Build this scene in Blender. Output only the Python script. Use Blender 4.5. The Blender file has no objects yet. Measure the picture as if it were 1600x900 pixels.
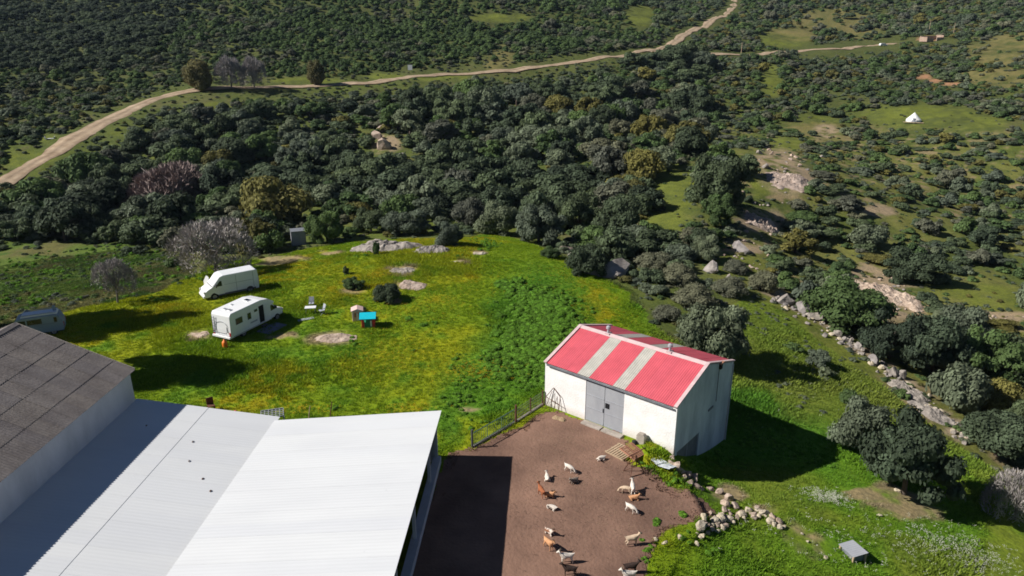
import bpy, bmesh, math, random
import numpy as np
from mathutils import Vector, Matrix

R = math.radians
sc = bpy.context.scene
# ------------------------------------------------------------------ camera, sky, sun, exposure
CAM_H, PITCH, FPX = 28.0, 20.0, 1150.0          # metres above the yard, degrees down, focal length in photo pixels
cam_data = bpy.data.cameras.new('camera')
cam_data.sensor_width = 36.0
cam_data.lens = 36.0 * FPX / 1600.0
cam_data.clip_start = 0.5
cam_data.clip_end = 8000
cam = bpy.data.objects.new('camera', cam_data)
sc.collection.objects.link(cam)
cam.location = (0, 0, CAM_H)
cam.rotation_euler = (R(90 - PITCH), 0, 0)
sc.camera = cam

SUN_EL, SUN_AZ = 39.0, 6.0                      # shadows fall to +x, turned SUN_AZ degrees towards +y
world = bpy.data.worlds.new('World'); sc.world = world
world.use_nodes = True
wn = world.node_tree.nodes; wl = world.node_tree.links
sky = wn.new('ShaderNodeTexSky'); sky.sky_type = 'NISHITA'; sky.sun_disc = False
sky.sun_elevation = R(SUN_EL)
sdir = Vector((-math.cos(R(SUN_EL)) * math.cos(R(SUN_AZ)), -math.cos(R(SUN_EL)) * math.sin(R(SUN_AZ)), math.sin(R(SUN_EL))))
sky.sun_rotation = math.atan2(sdir.x, sdir.y)
sky.altitude = 1200; sky.air_density = 0.62; sky.dust_density = 0.05; sky.ozone_density = 2.5
wn['Background'].inputs['Strength'].default_value = 0.05
wl.new(sky.outputs[0], wn['Background'].inputs['Color'])
sun_d = bpy.data.lights.new('sun', 'SUN'); sun_d.energy = 5.0; sun_d.angle = R(0.5); sun_d.color = (1.0, 0.96, 0.90)
sun = bpy.data.objects.new('sun', sun_d); sc.collection.objects.link(sun)
sun.rotation_euler = sdir.to_track_quat('Z', 'Y').to_euler()
sc.view_settings.view_transform = 'Standard'; sc.view_settings.look = 'None'
sc.view_settings.exposure = 0.42; sc.view_settings.gamma = 1.0
sc.view_settings.use_curve_mapping = False
sc.cycles.max_bounces = 5; sc.cycles.diffuse_bounces = 3; sc.cycles.glossy_bounces = 2
sc.cycles.transparent_max_bounces = 6
sc.cycles.use_denoising = True
sc.cycles.filter_width = 1.7

# ------------------------------------------------------------------ noise, terrain
def _hash(ix, iy, seed):
    h = (ix.astype(np.int64) * 374761393 + iy.astype(np.int64) * 668265263 + seed * 974634777) & 0xffffffff
    h = ((h ^ (h >> 13)) * 1274126177) & 0xffffffff
    return ((h ^ (h >> 16)) & 0xffff) / 65535.0
def vnoise(x, y, seed=0):
    x = np.asarray(x, float); y = np.asarray(y, float)
    ix = np.floor(x); iy = np.floor(y); fx = x - ix; fy = y - iy
    fx = fx * fx * (3 - 2 * fx); fy = fy * fy * (3 - 2 * fy)
    a = _hash(ix, iy, seed); b = _hash(ix + 1, iy, seed); c = _hash(ix, iy + 1, seed); d = _hash(ix + 1, iy + 1, seed)
    return (a * (1 - fx) + b * fx) * (1 - fy) + (c * (1 - fx) + d * fx) * fy
def fbm(x, y, scale, octaves=4, seed=0):
    x = np.asarray(x, float) / scale; y = np.asarray(y, float) / scale
    t = 0; a = 0.5; s = 0
    for k in range(octaves):
        t = t + a * vnoise(x + 17.3 * k, y - 9.1 * k, seed + k * 31); s += a
        x = x * 2.03; y = y * 2.03; a *= 0.5
    return t / s
def sstep(a, b, x):
    t = np.clip((np.asarray(x, float) - a) / (b - a), 0, 1)
    return t * t * (3 - 2 * t)

CP, SP = math.cos(R(PITCH)), math.sin(R(PITCH))
def ray(px, py):
    a = (px - 800) / FPX; b = (py - 450) / FPX
    return a, CP - b * SP, -SP - b * CP            # per unit of depth
def at_z(px, py, z):
    a, b, c = ray(px, py); t = (z - CAM_H) / c
    return a * t, b * t, z
def at_y(px, py, y):
    a, b, c = ray(px, py); t = y / b
    return a * t, y, CAM_H + c * t
def project(x, y, z):
    d = y * CP + (CAM_H - z) * SP
    return 800 + FPX * x / d, 450 + FPX * ((CAM_H - z) * CP - y * SP) / d, d

# heights known from the photograph: (pixel, pixel, height) or (pixel, pixel, None, forward distance)
_cz = [(100, 540, 0), (350, 530, 0), (600, 520, 0), (480, 440, 0), (600, 405, .2), (750, 450, .1), (851, 632, 0), (1050, 708, 0), (800, 800, 0),
       (900, 895, 0), (600, 890, 0), (100, 890, 0), (700, 650, 0), (200, 620, 0), (450, 620, 0), (250, 480, -.2), (40, 510, -.3), (960, 560, -.3),
       (1000, 800, 0), (1070, 800, 0), (1050, 760, 0), (1000, 870, -.1), (690, 385, .2), (850, 400, 0), (930, 440, -.2), (980, 500, -.5),
       (1085, 745, -1.5), (1134, 688, -3.1), (1095, 712, -2.3), (1300, 715, -3.6), (1200, 785, -1.8), (1130, 860, -.8), (1080, 890, -.5), (1330, 860, -2.4), (1550, 880, -4.4), (1350, 765, -3.3), (1450, 790, -4.2),
       (1600, 800, -6), (1500, 690, -6.6), (1250, 560, -3.6), (1400, 600, -6), (1260, 480, -4), (1180, 470, -2.4), (1110, 430, -1.4), (1560, 720, -7.2),
       (1500, 575, -8), (1600, 640, -9), (1150, 580, -2.6),
       (100, 440, -3), (200, 400, -4), (330, 410, -2.2), (0, 440, -3.5)]
_cy = [(1400, 430, 104), (1500, 330, 146), (1425, 190, 230), (1200, 250, 152), (1100, 330, 114), (900, 350, 117), (800, 300, 144), (800, 200, 200), (800, 112, 282),
       (800, 60, 365), (800, 0, 470), (550, 340, 122), (50, 330, 134), (0, 287, 153), (300, 140, 232), (150, 200, 187), (550, 131, 250), (0, 150, 235), (0, 60, 340), (0, 0, 440), (300, 60, 335),
       (300, 0, 430), (1380, 70, 430), (1600, 62, 405), (1600, 0, 560), (1145, 2, 610), (1000, 82, 330), (1250, 140, 292), (1600, 200, 215), (1600, 330, 152),
       (1600, 480, 92), (300, 300, 150), (550, 220, 190), (1050, 180, 235), (1250, 380, 114), (1000, 400, 98)]
_pts = []
for (u, v, z) in _cz: _pts.append(at_z(u, v, z))
for (u, v, y) in _cy: _pts.append(at_y(u, v, y))
def _tl(x, y): return np.arctan2(x, y) * 1.15, np.log(np.hypot(x, y))
for ang, r, z in [(-60, 25, 0), (60, 25, -2), (0, 12, 0), (-40, 12, 0), (40, 12, -1), (0, 24, 0), (-60, 60, -.5), (55, 60, -8), (-55, 120, -5), (55, 120, -11), (-50, 250, 12), (50, 260, 4),
                  (-48, 480, 50), (48, 520, 34), (-30, 800, 105), (0, 800, 96), (30, 900, 92), (-60, 800, 105), (60, 900, 92), (-20, 1500, 150), (20, 1500, 150),
                  (150, 30, -2), (-150, 30, 0), (150, 300, -20), (-150, 300, -10), (100, 60, -8), (-100, 60, 0), (100, 800, 40), (-100, 800, 60)]:
    _pts.append((r * math.sin(R(ang)), r * math.cos(R(ang)), z))
_P = np.array(_pts); _ct, _cl = _tl(_P[:, 0], _P[:, 1])
def _phi(d2): return 0.5 * d2 * np.log(d2 + 1e-9)
_n = len(_P)
_A = np.zeros((_n + 3, _n + 3)); _A[:_n, :_n] = _phi((_ct[:, None] - _ct) ** 2 + (_cl[:, None] - _cl) ** 2) + np.eye(_n) * 2e-4
_A[:_n, _n] = 1; _A[:_n, _n + 1] = _ct; _A[:_n, _n + 2] = _cl; _A[_n:, :_n] = _A[:_n, _n:].T
_W = np.linalg.solve(_A, np.concatenate([_P[:, 2], [0, 0, 0]]))
def in_poly(px, py, poly):
    px = np.asarray(px); py = np.asarray(py); inside = np.zeros(px.shape, bool); n = len(poly); j = n - 1
    for i in range(n):
        xi, yi = poly[i]; xj, yj = poly[j]
        hit = ((yi > py) != (yj > py)) & (px < (xj - xi) * (py - yi) / (yj - yi + 1e-12) + xi)
        inside ^= hit; j = i
    return inside
def poly_dist(px, py, line):
    best = np.full(np.shape(px), 1e9)
    for (x0, y0), (x1, y1) in zip(line[:-1], line[1:]):
        dx, dy = x1 - x0, y1 - y0; t = np.clip(((px - x0) * dx + (py - y0) * dy) / (dx * dx + dy * dy + 1e-12), 0, 1)
        best = np.minimum(best, np.hypot(px - x0 - t * dx, py - y0 - t * dy))
    return best

YARD = [tuple(at_z(u, v, 0)[:2]) for u, v in [(620, 960), (650, 840), (700, 712), (740, 702), (790, 676), (815, 668), (838, 648), (862, 642), (920, 664), (985, 690), (962, 704), (990, 728), (1015, 735), (1050, 768), (1092, 772),
         (1118, 790), (1080, 815), (1045, 826), (1022, 845), (1012, 880), (1000, 960)]] + [(4.0, 24), (-7, 24)]
FLAT = YARD + [(-30, 24), (-30, 48), (-6, 48)]
def terrain(x, y):
    x = np.asarray(x, float); y = np.asarray(y, float); shp = x.shape
    x = x.ravel(); y = y.ravel()
    t, l = _tl(x, np.where(np.abs(y) < 1e-6, 1e-6, y)); l = np.maximum(l, 1.5)
    z = np.full(x.shape, _W[_n]) + _W[_n + 1] * t + _W[_n + 2] * l
    for k in range(_n):
        z += _W[k] * _phi((t - _ct[k]) ** 2 + (l - _cl[k]) ** 2)
    z = np.clip(z, -24, 175)
    r = np.hypot(x, y)
    z += (fbm(x, y, 34, 3, 5) - .5) * 5.0 * sstep(130, 330, r) + (fbm(x, y, 5, 3, 9) - .5) * .9 * sstep(95, 150, r)
    z += (fbm(x, y, 6, 3, 3) - .5) * .22 * sstep(48, 70, r)
    k = (r < 75) & (r > 15)
    if k.any():                                     # the yard is levelled
        w = np.where(in_poly(x[k], y[k], YARD), 1.0, 1 - sstep(0, 2.2, poly_dist(x[k], y[k], YARD + YARD[:1])))
        z[k] = z[k] * (1 - w * np.where(z[k] < -.35, .15, 1.0))
    return z.reshape(shp)
_rr = np.concatenate([np.geomspace(20, 120, 420), np.geomspace(120.2, 1400, 700)])
def G(px, py):
    """the point of the ground that the photograph shows at this pixel"""
    a, b, c = ray(px, py)
    h = math.hypot(a, b); t = _rr / h
    x = a * t; y = b * t; z = CAM_H + c * t
    d = z - terrain(x, y)
    i = int(np.argmax(d < 0))
    if d[i] >= 0: i = len(t) - 1
    if i == 0: return Vector((x[0], y[0], float(terrain(x[0], y[0]))))
    k = d[i - 1] / (d[i - 1] - d[i]); tt = t[i - 1] + (t[i] - t[i - 1]) * k
    return Vector((a * tt, b * tt, float(terrain(a * tt, b * tt))))
def Z(x, y): return float(terrain(np.array([x]), np.array([y]))[0])
def depth(p): return p[1] * CP + (CAM_H - p[2]) * SP
# ------------------------------------------------------------------ objects and materials
def link(o, parent=None):
    sc.collection.objects.link(o)
    if parent is not None: o.parent = parent
    return o
def tag(o, label=None, cat=None, group=None, kind=None):
    if label: o['label'] = label
    if cat: o['category'] = cat
    if group: o['group'] = group
    if kind: o['kind'] = kind
    return o
def empty(name, loc=(0, 0, 0), rz=0.0):
    o = bpy.data.objects.new(name, None); o.empty_display_size = .3
    link(o); o.location = loc; o.rotation_euler = (0, 0, rz)
    return o
def thing(name, label, cat, loc=(0, 0, 0), rz=0.0, group=None):
    return tag(empty(name, loc, rz), label, cat, group)
def mesh_np(name, V, F, mat=None, smooth=False):
    me = bpy.data.meshes.new(name)
    V = np.asarray(V, np.float32); F = np.asarray(F, np.int32); k = F.shape[1]
    me.vertices.add(len(V)); me.vertices.foreach_set('co', V.ravel())
    me.loops.add(F.size); me.loops.foreach_set('vertex_index', F.ravel())
    me.polygons.add(len(F)); me.polygons.foreach_set('loop_start', np.arange(len(F), dtype=np.int32) * k)
    me.polygons.foreach_set('loop_total', np.full(len(F), k, np.int32))
    me.polygons.foreach_set('use_smooth', np.full(len(F), bool(smooth)))
    me.update(calc_edges=True)
    if mat: me.materials.append(mat)
    return me
class MB:
    """collects shapes and links them as one mesh"""
    def __init__(s): s.v = []; s.f = []
    def add(s, vs, fs):
        n = len(s.v); s.v += [tuple(map(float, p)) for p in vs]; s.f += [tuple(i + n for i in f) for f in fs]; return s
    def box(s, x0, x1, y0, y1, z0, z1):
        return s.add([(x0, y0, z0), (x1, y0, z0), (x1, y1, z0), (x0, y1, z0), (x0, y0, z1), (x1, y0, z1), (x1, y1, z1), (x0, y1, z1)],
                     [(0, 3, 2, 1), (4, 5, 6, 7), (0, 1, 5, 4), (1, 2, 6, 5), (2, 3, 7, 6), (3, 0, 4, 7)])
    def bar(s, a, b, w, h=None, up=(0, 0, 1)):
        a = Vector(a); b = Vector(b); d = (b - a).normalized(); h = h or w; u = Vector(up)
        if abs(d.dot(u)) > .98: u = Vector((1, 0, 0))
        sd = d.cross(u).normalized() * (w / 2); uu = sd.cross(d).normalized() * (h / 2)
        vs = [p + i * sd + j * uu for p in (a, b) for (i, j) in ((-1, -1), (1, -1), (1, 1), (-1, 1))]
        return s.add(vs, [(0, 1, 2, 3), (7, 6, 5, 4), (0, 4, 5, 1), (1, 5, 6, 2), (2, 6, 7, 3), (3, 7, 4, 0)])
    def tube(s, pts, rad, n=6, caps=True):
        pts = [Vector(p) for p in pts]; rad = rad if hasattr(rad, '__len__') else [rad] * len(pts); rings = []
        for i, p in enumerate(pts):
            d = (pts[min(i + 1, len(pts) - 1)] - pts[max(i - 1, 0)]).normalized()
            u = d.orthogonal().normalized() if i == 0 else (u - d * u.dot(d)).normalized()
            w = d.cross(u); rings.append([p + rad[i] * (math.cos(6.28318 * k / n) * u + math.sin(6.28318 * k / n) * w) for k in range(n)])
        fs = [(i * n + k, i * n + (k + 1) % n, (i + 1) * n + (k + 1) % n, (i + 1) * n + k) for i in range(len(pts) - 1) for k in range(n)]
        if caps: fs += [tuple(range(n - 1, -1, -1)), tuple((len(pts) - 1) * n + k for k in range(n))]
        return s.add([q for r in rings for q in r], fs)
    def disc(s, c, axis, r, th, n=20):
        c = Vector(c); a = Vector(axis).normalized() * th / 2
        return s.tube([c - a, c + a], r, n)
    def prism(s, prof, y0, y1):
        """profile of (x, z) points swept along y"""
        n = len(prof); vs = [(x, y0, z) for x, z in prof] + [(x, y1, z) for x, z in prof]
        return s.add(vs, [tuple(range(n)), tuple(range(2 * n - 1, n - 1, -1))] + [(i, n + i, n + (i + 1) % n, (i + 1) % n) for i in range(n)])
    def mesh(s, name, mat, smooth=False, bevel=0.0, seg=2, fix=True):
        me = bpy.data.meshes.new(name); me.from_pydata(s.v, [], s.f)
        if bevel or fix:
            bm = bmesh.new(); bm.from_mesh(me)
            if fix: bmesh.ops.recalc_face_normals(bm, faces=bm.faces)
            if bevel: bmesh.ops.bevel(bm, geom=[e for e in bm.edges if len(e.link_faces) == 2 and e.calc_face_angle(0) > .35], offset=bevel, segments=seg, profile=.6, affect='EDGES', clamp_overlap=True)
            bm.to_mesh(me); bm.free()
        me.polygons.foreach_set('use_smooth', np.full(len(me.polygons), bool(smooth)))
        if mat: me.materials.append(mat)
        return me
    def build(s, name, mat, parent=None, smooth=False, bevel=0.0, seg=2, fix=True):
        o = bpy.data.objects.new(name, s.mesh(name, mat, smooth, bevel, seg, fix)); return link(o, parent)
def inst(name, me, parent=None, loc=(0, 0, 0), rot=(0, 0, 0), scale=(1, 1, 1)):
    o = bpy.data.objects.new(name, me); link(o, parent); o.location = loc; o.rotation_euler = rot
    o.scale = scale if hasattr(scale, '__len__') else (scale,) * 3
    return o

def mat(name, col, rough=.8, col2=None, scale=2.0, bump=0.0, bscale=None, metal=0.0, attr=None, rand=0.0, spec=.3, detail=5, stretch=None, trans=0.0, lo=.35, hi=.65, world=False):
    """procedural material: two colours mixed by noise in object space, optional per-object and per-face tone, bump"""
    m = bpy.data.materials.new(name); m.use_nodes = True; nt = m.node_tree; N = nt.nodes; L = nt.links
    b = N['Principled BSDF']; b.inputs['Roughness'].default_value = rough; b.inputs['Metallic'].default_value = metal
    b.inputs['Specular IOR Level'].default_value = spec
    tc = N.new('ShaderNodeNewGeometry' if world else 'ShaderNodeTexCoord'); src = tc.outputs['Position' if world else 'Object']
    if stretch:
        mp = N.new('ShaderNodeMapping'); mp.inputs['Scale'].default_value = stretch; L.new(src, mp.inputs[0]); src = mp.outputs[0]
    nz = N.new('ShaderNodeTexNoise'); nz.inputs['Scale'].default_value = scale; nz.inputs['Detail'].default_value = detail; nz.inputs['Roughness'].default_value = .62
    L.new(src, nz.inputs['Vector'])
    cr = N.new('ShaderNodeValToRGB'); cr.color_ramp.elements[0].position = lo; cr.color_ramp.elements[1].position = hi
    c2 = col2 if col2 else tuple(c * .8 for c in col)
    cr.color_ramp.elements[0].color = (*c2, 1); cr.color_ramp.elements[1].color = (*col, 1)
    L.new(nz.outputs['Fac'], cr.inputs[0]); out = cr.outputs[0]
    def mul(a, val_out):
        mx = N.new('ShaderNodeMix'); mx.data_type = 'RGBA'; mx.blend_type = 'MULTIPLY'; mx.inputs[0].default_value = 1.0
        L.new(a, mx.inputs[6]); L.new(val_out, mx.inputs[7]); return mx.outputs[2]
    if attr:
        an = N.new('ShaderNodeAttribute'); an.attribute_name = attr; out = mul(out, an.outputs['Color'])
    if rand:
        oi = N.new('ShaderNodeObjectInfo'); r2 = N.new('ShaderNodeValToRGB')
        r2.color_ramp.elements[0].color = (1 - rand, 1 - rand * .9, 1 - rand * .6, 1); r2.color_ramp.elements[1].color = (1 + rand, 1 + rand * .9, 1 + rand * .3, 1)
        L.new(oi.outputs['Random'], r2.inputs[0]); out = mul(out, r2.outputs[0])
    L.new(out, b.inputs['Base Color'])
    if bump:
        bn = N.new('ShaderNodeTexNoise'); bn.inputs['Scale'].default_value = bscale or scale * 3; bn.inputs['Detail'].default_value = 4; L.new(src, bn.inputs['Vector'])
        bp = N.new('ShaderNodeBump'); bp.inputs['Strength'].default_value = bump; bp.inputs['Distance'].default_value = .1
        L.new(bn.outputs['Fac'], bp.inputs['Height']); L.new(bp.outputs[0], b.inputs['Normal'])
    if trans:
        tr = N.new('ShaderNodeBsdfTranslucent'); L.new(out, tr.inputs['Color']); mx = N.new('ShaderNodeMixShader'); mx.inputs[0].default_value = trans
        L.new(b.outputs[0], mx.inputs[1]); L.new(tr.outputs[0], mx.inputs[2]); L.new(mx.outputs[0], N['Material Output'].inputs['Surface'])
    return m
rnd = random.Random(7)
nrng = np.random.default_rng(11)
# ------------------------------------------------------------------ the ground
# outlines read from the photograph, turned into points of the ground
def ground_poly(pp): return [tuple(G(u, v)[:2]) for u, v in pp]
MEADOW_PX = [(-80, 560), (0, 520), (60, 500), (150, 474), (230, 462), (300, 434), (330, 415), (420, 402), (480, 388), (540, 378), (700, 372), (780, 366), (840, 385), (880, 400), (930, 430), (990, 455), (1010, 500), (1060, 530), (1100, 580),
          (1150, 500), (1160, 470), (1210, 478), (1290, 540), (1370, 600), (1420, 640), (1500, 700), (1560, 740), (1620, 780), (1620, 960), (-80, 960)]
MEADOW = ground_poly([p for p in MEADOW_PX if p[1] < 900 and -10 <= p[0] <= 1610]) + [(60, 35), (60, 5), (-70, 5), (-70, 60)]
ROAD_PX = [(-60, 318), (0, 287), (50, 258), (100, 226), (160, 192), (215, 165), (265, 149), (310, 140), (360, 136), (450, 135), (540, 131), (600, 125), (680, 117), (760, 112), (830, 105), (900, 97), (960, 89), (1010, 78), (1060, 60), (1105, 37), (1140, 16), (1146, 2), (1138, -12)]
ROAD2_PX = [(1010, 80), (1060, 82), (1120, 84), (1190, 85), (1250, 80), (1310, 76), (1370, 71), (1400, 69)]
ROAD = [G(u, v) for u, v in ROAD_PX]; ROAD2 = [G(u, v) for u, v in ROAD2_PX]
def smooth_line(pts, step=4.0):
    out = []
    for i in range(len(pts) - 1):
        p0 = pts[max(i - 1, 0)]; p1 = pts[i]; p2 = pts[i + 1]; p3 = pts[min(i + 2, len(pts) - 1)]
        n = max(2, int((p2 - p1).length / step))
        for k in range(n):
            t = k / n; out.append(.5 * ((2 * p1) + (p2 - p0) * t + (2 * p0 - 5 * p1 + 4 * p2 - p3) * t * t + (3 * p1 - p0 - 3 * p2 + p3) * t ** 3))
    return out + [pts[-1]]
ROAD_XY = [(p.x, p.y) for p in smooth_line([Vector((q.x, q.y, 0)) for q in ROAD], 8)]
ROAD2_XY = [(p.x, p.y) for p in smooth_line([Vector((q.x, q.y, 0)) for q in ROAD2], 8)]
# (x, y, half width, half height) in the photograph: open ground between the bushes, with what it shows
GRASSY = [(1050, 305, 34, 46), (1040, 345, 30, 20), (1206, 126, 15, 24), (1440, 181, 84, 17), (1520, 192, 50, 10), (600, 119, 30, 5), (690, 122, 45, 5), (1000, 25, 22, 16), (780, 28, 44, 6), (1225, 226, 30, 12),
          (45, 246, 40, 8), (95, 218, 36, 7), (185, 205, 18, 7), (1090, 300, 20, 20), (340, 165, 24, 5), (475, 126, 50, 5), (1185, 285, 16, 22), (1150, 415, 40, 20), (1520, 455, 60, 12), (1560, 470, 50, 14), (780, 375, 50, 18), (1225, 60, 40, 12),
          (90, 425, 130, 40), (210, 440, 70, 25), (1275, 190, 30, 10), (1210, 520, 60, 60), (1300, 560, 80, 45), (40, 250, 30, 10)]
DRY = [(1300, 32, 70, 17), (1245, 50, 40, 14), (1345, 48, 40, 12), (1570, 85, 60, 25), (1560, 120, 60, 18), (1270, 200, 40, 12), (1300, 215, 20, 10), (780, 90, 20, 25), (1420, 110, 24, 8), (1590, 62, 40, 10)]
ROCKY = [(1232, 278, 42, 24), (1215, 250, 36, 16), (1190, 345, 36, 18), (1165, 385, 36, 12), (1385, 455, 44, 32), (1352, 430, 28, 16), (1415, 480, 36, 20), (1560, 495, 60, 8), (602, 224, 22, 14), (1290, 205, 18, 10), (1370, 330, 30, 10)]
REDEARTH = [(1443, 120, 14, 4), (1462, 126, 11, 3), (1450, 60, 16, 4), (1486, 131, 14, 3)]
def ell(u, v, lst, grow=1.0):
    w = np.zeros(np.shape(u))
    for (cx, cy, rx, ry) in lst:
        d = ((u - cx) / (rx * grow)) ** 2 + ((v - cy) / (ry * grow)) ** 2
        w = np.maximum(w, np.clip(1.6 - d, 0, 1))
    return w
RL = [(1204, 462), (1240, 482), (1285, 506), (1312, 528), (1345, 550), (1375, 575), (1410, 598), (1440, 625), (1468, 650), (1492, 672), (1512, 690)]
BARE_MEADOW = [(u + 4, v, 14, 6) for u, v in RL] + [(525, 528, 34, 10), (310, 523, 22, 8), (640, 445, 26, 6), (632, 422, 22, 7), (445, 527, 30, 4), (440, 405, 40, 5), (515, 395, 18, 4), (420, 412, 30, 4), (748, 395, 14, 3), (715, 408, 14, 3), (735, 640, 16, 6), (1330, 765, 20, 6), (1385, 775, 60, 14), (1430, 795, 50, 12),
               (1360, 768, 36, 10), (1400, 800, 40, 12), (1130, 775, 30, 14), (1250, 840, 26, 22), (1290, 850, 14, 20), (1200, 800, 20, 8), (1465, 645, 30, 10), (1500, 660, 26, 14), (1430, 610, 22, 14), (600, 470, 14, 5), (555, 455, 22, 5)]
LUSH = [(842, 500, 80, 80), (800, 570, 80, 50), (740, 620, 60, 40), (700, 660, 30, 30), (900, 600, 20, 30), (1200, 690, 110, 40), (1170, 650, 50, 40)]
LEFTSLOPE_PX = [(-160, 372), (60, 380), (150, 378), (255, 384), (300, 418), (305, 440), (230, 466), (150, 478), (60, 505), (-120, 530)]
th = np.concatenate([np.linspace(-180, -42, 46)[:-1], np.linspace(-42, -37.5, 14)[:-1], np.linspace(-37.5, 37.5, 470), np.linspace(37.5, 42, 14)[1:], np.linspace(42, 180, 46)[1:]])
rr = np.concatenate([np.geomspace(3, 26, 16)[:-1], np.geomspace(26, 130, 300)[:-1], np.geomspace(130, 560, 200)[:-1], np.geomspace(560, 3500, 40)])
TT, RR = np.meshgrid(np.radians(th), rr)
GX, GY = RR * np.sin(TT), RR * np.cos(TT); GZ = terrain(GX, GY)
nr, nc = GX.shape
idx = np.arange(nr * nc).reshape(nr, nc)
F = np.stack([idx[:-1, :-1], idx[:-1, 1:], idx[1:, 1:], idx[1:, :-1]], -1).reshape(-1, 4)
def mixc(a, b, w): return a * (1 - w[..., None]) + np.asarray(b) * w[..., None]
def ground_colour(x, y, z):
    u, v, d = project(x, y, z); bad = d < 5; u = np.where(bad, -9999, u); v = np.where(bad, -9999, v)
    r = np.hypot(x, y)
    n1 = fbm(x, y, 9, 4, 21); n2 = fbm(x, y, 2.2, 4, 22); n3 = fbm(x, y, 28, 3, 23); n4 = fbm(x, y, .8, 3, 24)
    wx = x + (fbm(x, y, 3, 3, 31) - .5) * 3.0; wy = y + (fbm(x, y, 3, 3, 32) - .5) * 3.0
    uu, vv, _ = project(wx, wy, z); uu = np.where(bad, -9999, uu); vv = np.where(bad, -9999, vv)
    # floor of the scrub: dull green grass, litter, bare soil
    c = mixc(np.full(x.shape + (3,), 1.) * np.array((.072, .095, .028)), (.11, .108, .054), sstep(.45, .72, n1 * .6 + n2 * .4))
    c = mixc(c, (.09, .12, .024), sstep(.5, .7, n3 * .6 + n2 * .4) * .8)
    c = mixc(c, (.12, .105, .07), sstep(.66, .8, n2) * .5)
    c = mixc(c, (.06, .072, .028), sstep(200, 300, r) * .65)
    rs = sstep(1080, 1180, u) * sstep(180, 230, v) * (r > 60)
    c = mixc(c, (.135, .145, .045), rs * sstep(.38, .6, n1) * .8); c = mixc(c, (.23, .18, .125), rs * sstep(.56, .68, n2 * .6 + n3 * .4) * .8)
    c = mixc(c, (.115, .14, .030), ell(uu, vv, GRASSY) * sstep(.25, .6, n2 * .6 + n1 * .4))
    c = mixc(c, (.15, .135, .062), ell(uu, vv, DRY) * sstep(.25, .65, n2 * .5 + n1 * .5))
    c = mixc(c, (.27, .215, .165), ell(uu, vv, ROCKY) * sstep(.3, .5, n2))
    c = mixc(c, (.26, .215, .17), ell(uu, vv, [(u + 6, v - 2, 16, 8) for u, v in RL]) * sstep(.3, .5, n2) * (r < 120))
    c = mixc(c, (.30, .17, .115), ell(uu, vv, REDEARTH) * sstep(.2, .5, n2))
    ls = in_poly(uu, vv, LEFTSLOPE_PX) & (r < 200)
    lc = mixc(np.full(x.shape + (3,), 1.) * np.array((.08, .125, .026)), (.11, .11, .046), sstep(.4, .65, n1)); lc = mixc(lc, (.05, .095, .02), sstep(.5, .7, n2))
    c = np.where(ls[..., None], lc, c)
    # meadow
    near = r < 200
    m = in_poly(wx, wy, MEADOW) & near
    g = mixc(np.full(x.shape + (3,), 1.) * np.array((.132, .202, .009)), (.195, .228, .009), sstep(.42, .66, n1))
    g = mixc(g, (.09, .185, .013), sstep(.52, .76, n3 * .4 + n2 * .6))
    lower = sstep(0, 1, (x - 9) / 4 - (y - 44) * .02)                        # greener, cooler grass below the wall
    g = mixc(g, (.085, .18, .016), lower * .75)
    g = mixc(g, (.15, .175, .03), lower * sstep(.5, .7, n1) * .6)
    slope = sstep(0, 1, (y - 49) / 6) * sstep(14, 20, x)
    g = mixc(g, (.145, .175, .035), slope * (.4 + .5 * n2))
    g = mixc(g, (.29, .23, .008), sstep(.54, .72, fbm(x, y, 7, 3, 41)) * sstep(.35, .6, n4) * (1 - lower) * .6)
    g = mixc(g, (.06, .165, .016), ell(uu, vv, LUSH) * .8)
    b = ell(uu, vv, BARE_MEADOW) * sstep(.25, .5, n2)
    g = mixc(g, (.25, .19, .14), b * .85)
    c = np.where(m[..., None], g, c)
    # soil showing round the yard and under the sheds
    yd = in_poly(x, y, YARD)
    c = np.where(yd[..., None], np.array((.15, .09, .07)), c)
    return c
GC = ground_colour(GX, GY, GZ)
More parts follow.
